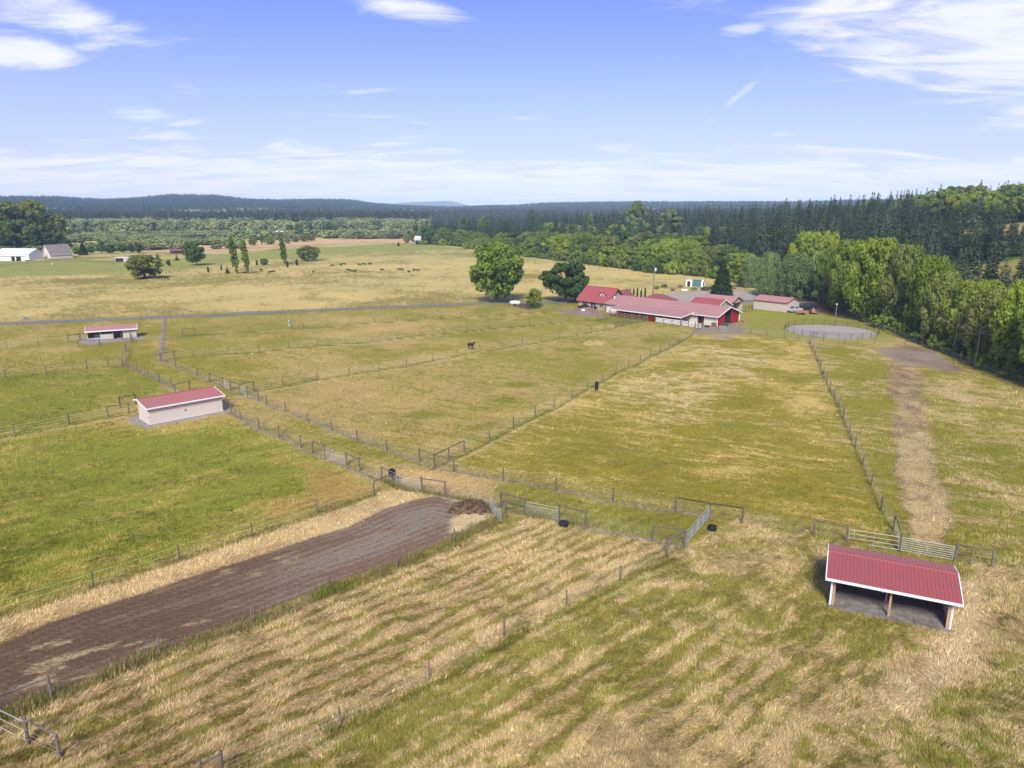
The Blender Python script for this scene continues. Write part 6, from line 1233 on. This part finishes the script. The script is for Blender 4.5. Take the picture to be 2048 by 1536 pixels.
# far prototypes are trees of their own standing in the far hedgerow
FIRST['fb0'] = [c for c in ptree('farb', 0, 345, 470, 458, 16, 'pale bushy tree at the edge of the far scrub, left of the poplars').children if c.name.startswith('crown')][0]
FIRST['fb1'] = [c for c in ptree('farb', 1, 690, 473, 460, 16, 'pale bushy tree in the far hedgerow between the round trees').children if c.name.startswith('crown')][0]
FIRST['ff'] = [c for c in ptree('farf', 0, 330, 466, 440, 8, 'dark far conifer at the edge of the scrub').children if c.name.startswith('crown')][0]
byi = {'fir': PR['fir'], 'round': PR['round']}
protos = {}
for o_ in COL.objects:
    if o_.type == 'MESH' and o_.name.startswith('crown') and o_.data.name not in protos: protos[o_.data.name] = o_
for kd, nmw, lb in (('fir', 'conifer_forest', 'dark conifer forest behind the first trees'), ('round', 'broadleaf_forest', 'broadleaf trees mixed into the forest behind the first trees')):
    ps = WOODS[kd]
    for k in (0, 1, 2): 
        pr = protos[PR[kd][[0, 2, 3][k]][1].name]; sub = ps[k::3]
        if sub: scatter(nmw, sub, pr, lb)
# plain and hills to the left and far beyond
def region(n, r0, r1, a0, a1, sp, fn, pw=1.0, seed=1):
    r_ = np.random.default_rng(seed); u = r_.uniform(0, 1, n)**pw; r = np.sqrt(r0*r0+(r1*r1-r0*r0)*u); a = r_.uniform(a0, a1, n); X, Y = r*np.sin(a), r*np.cos(a)
    ok, h, w = fn(X, Y, r, a, r_); k = np.where(ok)[0]; return np.stack([X[k], Y[k], h[k], w[k]], 1)
def f_far(X, Y, r, a, g): # conifers on the hills
    nz = fbm(X/260, Y/260, 600, 3); return (nz > .36), g.uniform(17, 31, len(X)), g.uniform(1.0, 1.5, len(X))
scatter('hill_conifers', region(52000, 1650, 4300, -.78, .78, 0, f_far, 1, 2), FIRST['ff'], 'dark forest covering the far hills')
def f_fb(X, Y, r, a, g):
    nz = fbm(X/260, Y/260, 600, 3); return (nz <= .42), g.uniform(12, 19, len(X)), g.uniform(1.0, 1.4, len(X))
scatter('hill_broadleaf_woods', region(30000, 1500, 4000, -.78, .3, 0, f_fb, 1, 3), FIRST['fb0'], 'pale broadleaf woods on the far hills')
def f_pl(X, Y, r, a, g): # belt of pale trees on the plain
    nz = fbm(X/120, Y/60, 620, 3); re = 1010-240*sstep(a, -.35, -.15)+170*sstep(a, -.62, -.45)*0; return (r > re) & (nz+.30*sstep(r, 950, 1500) > .52) & (a < EAZ[0]+.02), g.uniform(9, 16, len(X)), g.uniform(1.0, 1.4, len(X))
scatter('plain_broadleaf_woods', region(16000, 760, 1800, -.80, .0, 0, f_pl, 1, 4), FIRST['fb1'], 'pale green tree belts on the far plain')
def f_pc(X, Y, r, a, g):
    nz = fbm(X/150, Y/90, 640, 3); return (r > 1050) & (nz+.3*sstep(r, 1100, 1600) > .62) & (a < EAZ[0]+.02), g.uniform(15, 26, len(X)), g.uniform(1.1, 1.6, len(X))
scatter('plain_conifer_woods', region(9000, 1000, 1900, -.80, .0, 0, f_pc, 1, 5), FIRST['ff'], 'dark conifer stands on the far plain')
def f_sc(X, Y, r, a, g):
    nz = fbm(X/75, Y/28, 660, 3); return (nz > .53), g.uniform(2.5, 5.5, len(X)), g.uniform(1.6, 2.4, len(X))
scatter('far_scrub', region(2600, 600, 1000, -.62, -.36, 0, f_sc, 1, 6), FIRST['fb0'], 'low scrub on the far plain behind the orchard row')
scatter('far_hedgerow', region(900, 760, 860, -.36, -.12, 0, lambda X, Y, r, a, g: (fbm(X/30, Y/30, 680, 2) > .45, g.uniform(4, 9, len(X)), g.uniform(1.2, 1.8, len(X))), 1, 7), FIRST['fb1'], 'hedgerow bushes by the far farmhouse')
# distant mountain
def mountain():
    n = 90; az = np.linspace(-.36, .02, n); c = [(680, 413), (740, 411.5), (800, 407), (850, 403.5), (880, 402.5), (905, 404), (925, 409), (950, 413), (1060, 414)]
    A = [pix_dir(a, b)[0] for a, b in c]; Zt = [H+(418-b)/F*7600 for a, b in c]; V = []
    for k, f in enumerate((0, .5, 1, .5, 0)):
        r = 7200+250*k
        for a in az: z = np.interp(a, A, Zt)*f*(1+.05*math.sin(a*90+k)); V.append((r*math.sin(a), r*math.cos(a), z if f else -1))
    Fc = [(k*n+j, k*n+j+1, (k+1)*n+j+1, (k+1)*n+j) for k in range(4) for j in range(n-1)]; me = np_mesh('mountain', np.array(V), np.array(Fc), mat('mountain_slope', (.10, .13, .07), .95, .8, .002, (.20, .19, .13)), True); tag(link('mountain', me), kind='structure')
mountain()
# ---------------------------------------------------------------- far buildings
def far_fr(px, py, d=(1, 0)): return Fr(G(px, py), d, .0)
gable_building('white_barn', 'long white barn with white metal roof at the left edge of the photo', 'barn', far_fr(-10, 519, (1, -.12)), 23, 12, 3.6, 6.3, .4, 'white', 'white', 'greysid', bp=7)
fr = far_fr(-8, 522, (1, -.12)); o = empty('lean_to_shed', fr(9, 0), 0, 'low white open lean-to along the front of the far white barn', 'shed'); w = MB(); wall(w, fr, 0, 18, 1.2, .2, 0, 3.0, [(9, 11.5, 0, 2.6), (12, 15.5, 0, 2.6)]); w.build('wall', M['white'], o)
for a0, a1 in ((9, 11.5), (12, 15.5)): q = MB(); fbox(q, fr, a0, a1, 1.6, 1.7, 0, 2.7); q.build('opening', M['dark'], o)  # dark sheets behind the gaps, shade put into their colour
roofslab(fr, -.3, 18.3, .6, 2.9, 5.2, 3.55, .1).build('roof', M['white'], o)
fr = far_fr(79, 516.5, (1, -.28)); o = gable_building('beige_house', 'beige house with steep grey brown roof beside the far white barn', 'house', Fr(fr(9.0, 0)[:2], (.55, .83), 0), 13, 10.5, 2.6, 8.2, .5, 'cream', 'brownsh', 'white'); 
hf = Fr(fr(0, 0)[:2], (1, -.28)); 
o2 = gable_building('rust_field_shelter', 'small rusty brown open shelter in the far field', 'shelter', far_fr(340, 507.5, (1, 0)), 9.6, 5, 2.2, 3.0, .2, 'oldwood', 'brownroof', 'oldwood'); q = MB(); f5 = far_fr(340, 507.5); fbox(q, f5, .5, 9.1, -.06, -.01, .2, 1.9); q.build('opening', M['dark'], o2)  # dark panel on the front wall paints the shelter's inner shade
o2 = gable_building('field_shelter', 'small beige shelter with dark opening left of the round field tree', 'shelter', far_fr(231, 524, (1, -.05)), 8.6, 4.5, 2.4, 2.9, .2, 'beige', 'beige', 'white'); q = MB(); f5 = far_fr(231, 524, (1, -.05)); fbox(q, f5, .2, 4.9, -.06, -.01, .1, 2.2); q.build('opening', M['dark'], o2)  # open bay is a dark panel with shade as its colour
o2 = gable_building('blue_barn', 'blue metal barn with white roof in the far plain', 'barn', Fr(G(531, 477), (.75, -.66), 0), 17, 24, 4.2, 7.6, .3, 'blue', 'white', 'white')
gable_building('far_white_barn', 'small white barn at the right end of the far meadow', 'barn', far_fr(829, 488, (1, -.1)), 7.5, 9, 4.3, 6.6, .3, 'white', 'white', 'white')
o2 = gable_building('far_farmhouse', 'far farmhouse with dark slate roof in the trees', 'house', far_fr(752, 475.5, (1, 0)), 17, 9, 3, 6, .5, 'beige', 'purple', 'white'); 
gable_building('far_red_house', 'small dark red house in the far trees', 'house', far_fr(799, 473.5), 6.5, 6, 3.0, 5.4, .4, 'red', 'brownroof', 'white')
gable_building('far_white_shed', 'tiny white shed beside the far red house', 'shed', far_fr(786, 474.5), 4.2, 4, 2.4, 3.4, .2, 'white', 'white', 'white'); gable_building('far_beige_shed', 'tiny beige roadside shed left of the far farmhouse', 'shed', far_fr(712, 476.5), 5.5, 4, 2.0, 3.0, .2, 'white', 'beige', 'white')
gable_building('far_grey_shed', 'long low white shed left of the blue barn', 'shed', far_fr(492, 475), 12, 5, 2.2, 3.2, .2, 'white', 'white', 'white'); gable_building('far_hut', 'small white hut above the leaning tree in the far scrub', 'hut', far_fr(410, 462), 8, 6, 3, 5, .3, 'white', 'white', 'white')
# right edge house on the hill
x, y = 184.0, 262.0; gable_building('hillside_house', 'grey roofed house on the slope at the right edge', 'house', Fr((x+4, y-2), (1, -.3), T1(x, y)), 14, 9, 2.8, 5.2, .5, 'greysid', 'greyroof', 'white')
# far paddock rails
def rail_line(label, pts, step=6, h=1.3): 
    fence(label, dense(GP(pts), step), (.05, 1.35), (.45, .8, 1.2), 'rail', .05)
rail_line('dark rail fence in front of the far beige house', [(88, 521), (150, 520), (232, 517), (330, 511), (460, 512)], 7)
rail_line('long dark rail fence behind the far paddocks', [(160, 511), (285, 506.5), (340, 508), (470, 500), (600, 493), (740, 487), (800, 489), (840, 489)], 8)
rail_line('post fence of the far left paddock', [(0, 533), (40, 530), (120, 523), (230, 527)], 7)
# haze
def haze():
    mb = MB(); mb.box(-8800, 8800, -8800, 8800, -3, 128); hz = bpy.data.materials.new('haze'); hz.use_nodes = True; t = NT(hz.node_tree); v = t.n('ShaderNodeVolumePrincipled'); v.inputs['Color'].default_value = (.50, .70, 1.0, 1); v.inputs['Density'].default_value = HAZE_D; v.inputs['Anisotropy'].default_value = -.4
    o = t.n('ShaderNodeOutputMaterial'); t.put(o.inputs['Volume'], v.outputs[0]); h = mb.build('haze', hz); h['kind'] = 'stuff'; h['label'] = 'thin blue air haze over the valley'
HAZE_D = .00011
haze()
print('objects', len(bpy.data.objects), 'individual trees', cnt, 'hedge', nb, 'woods', {k: len(v) for k, v in WOODS.items()})
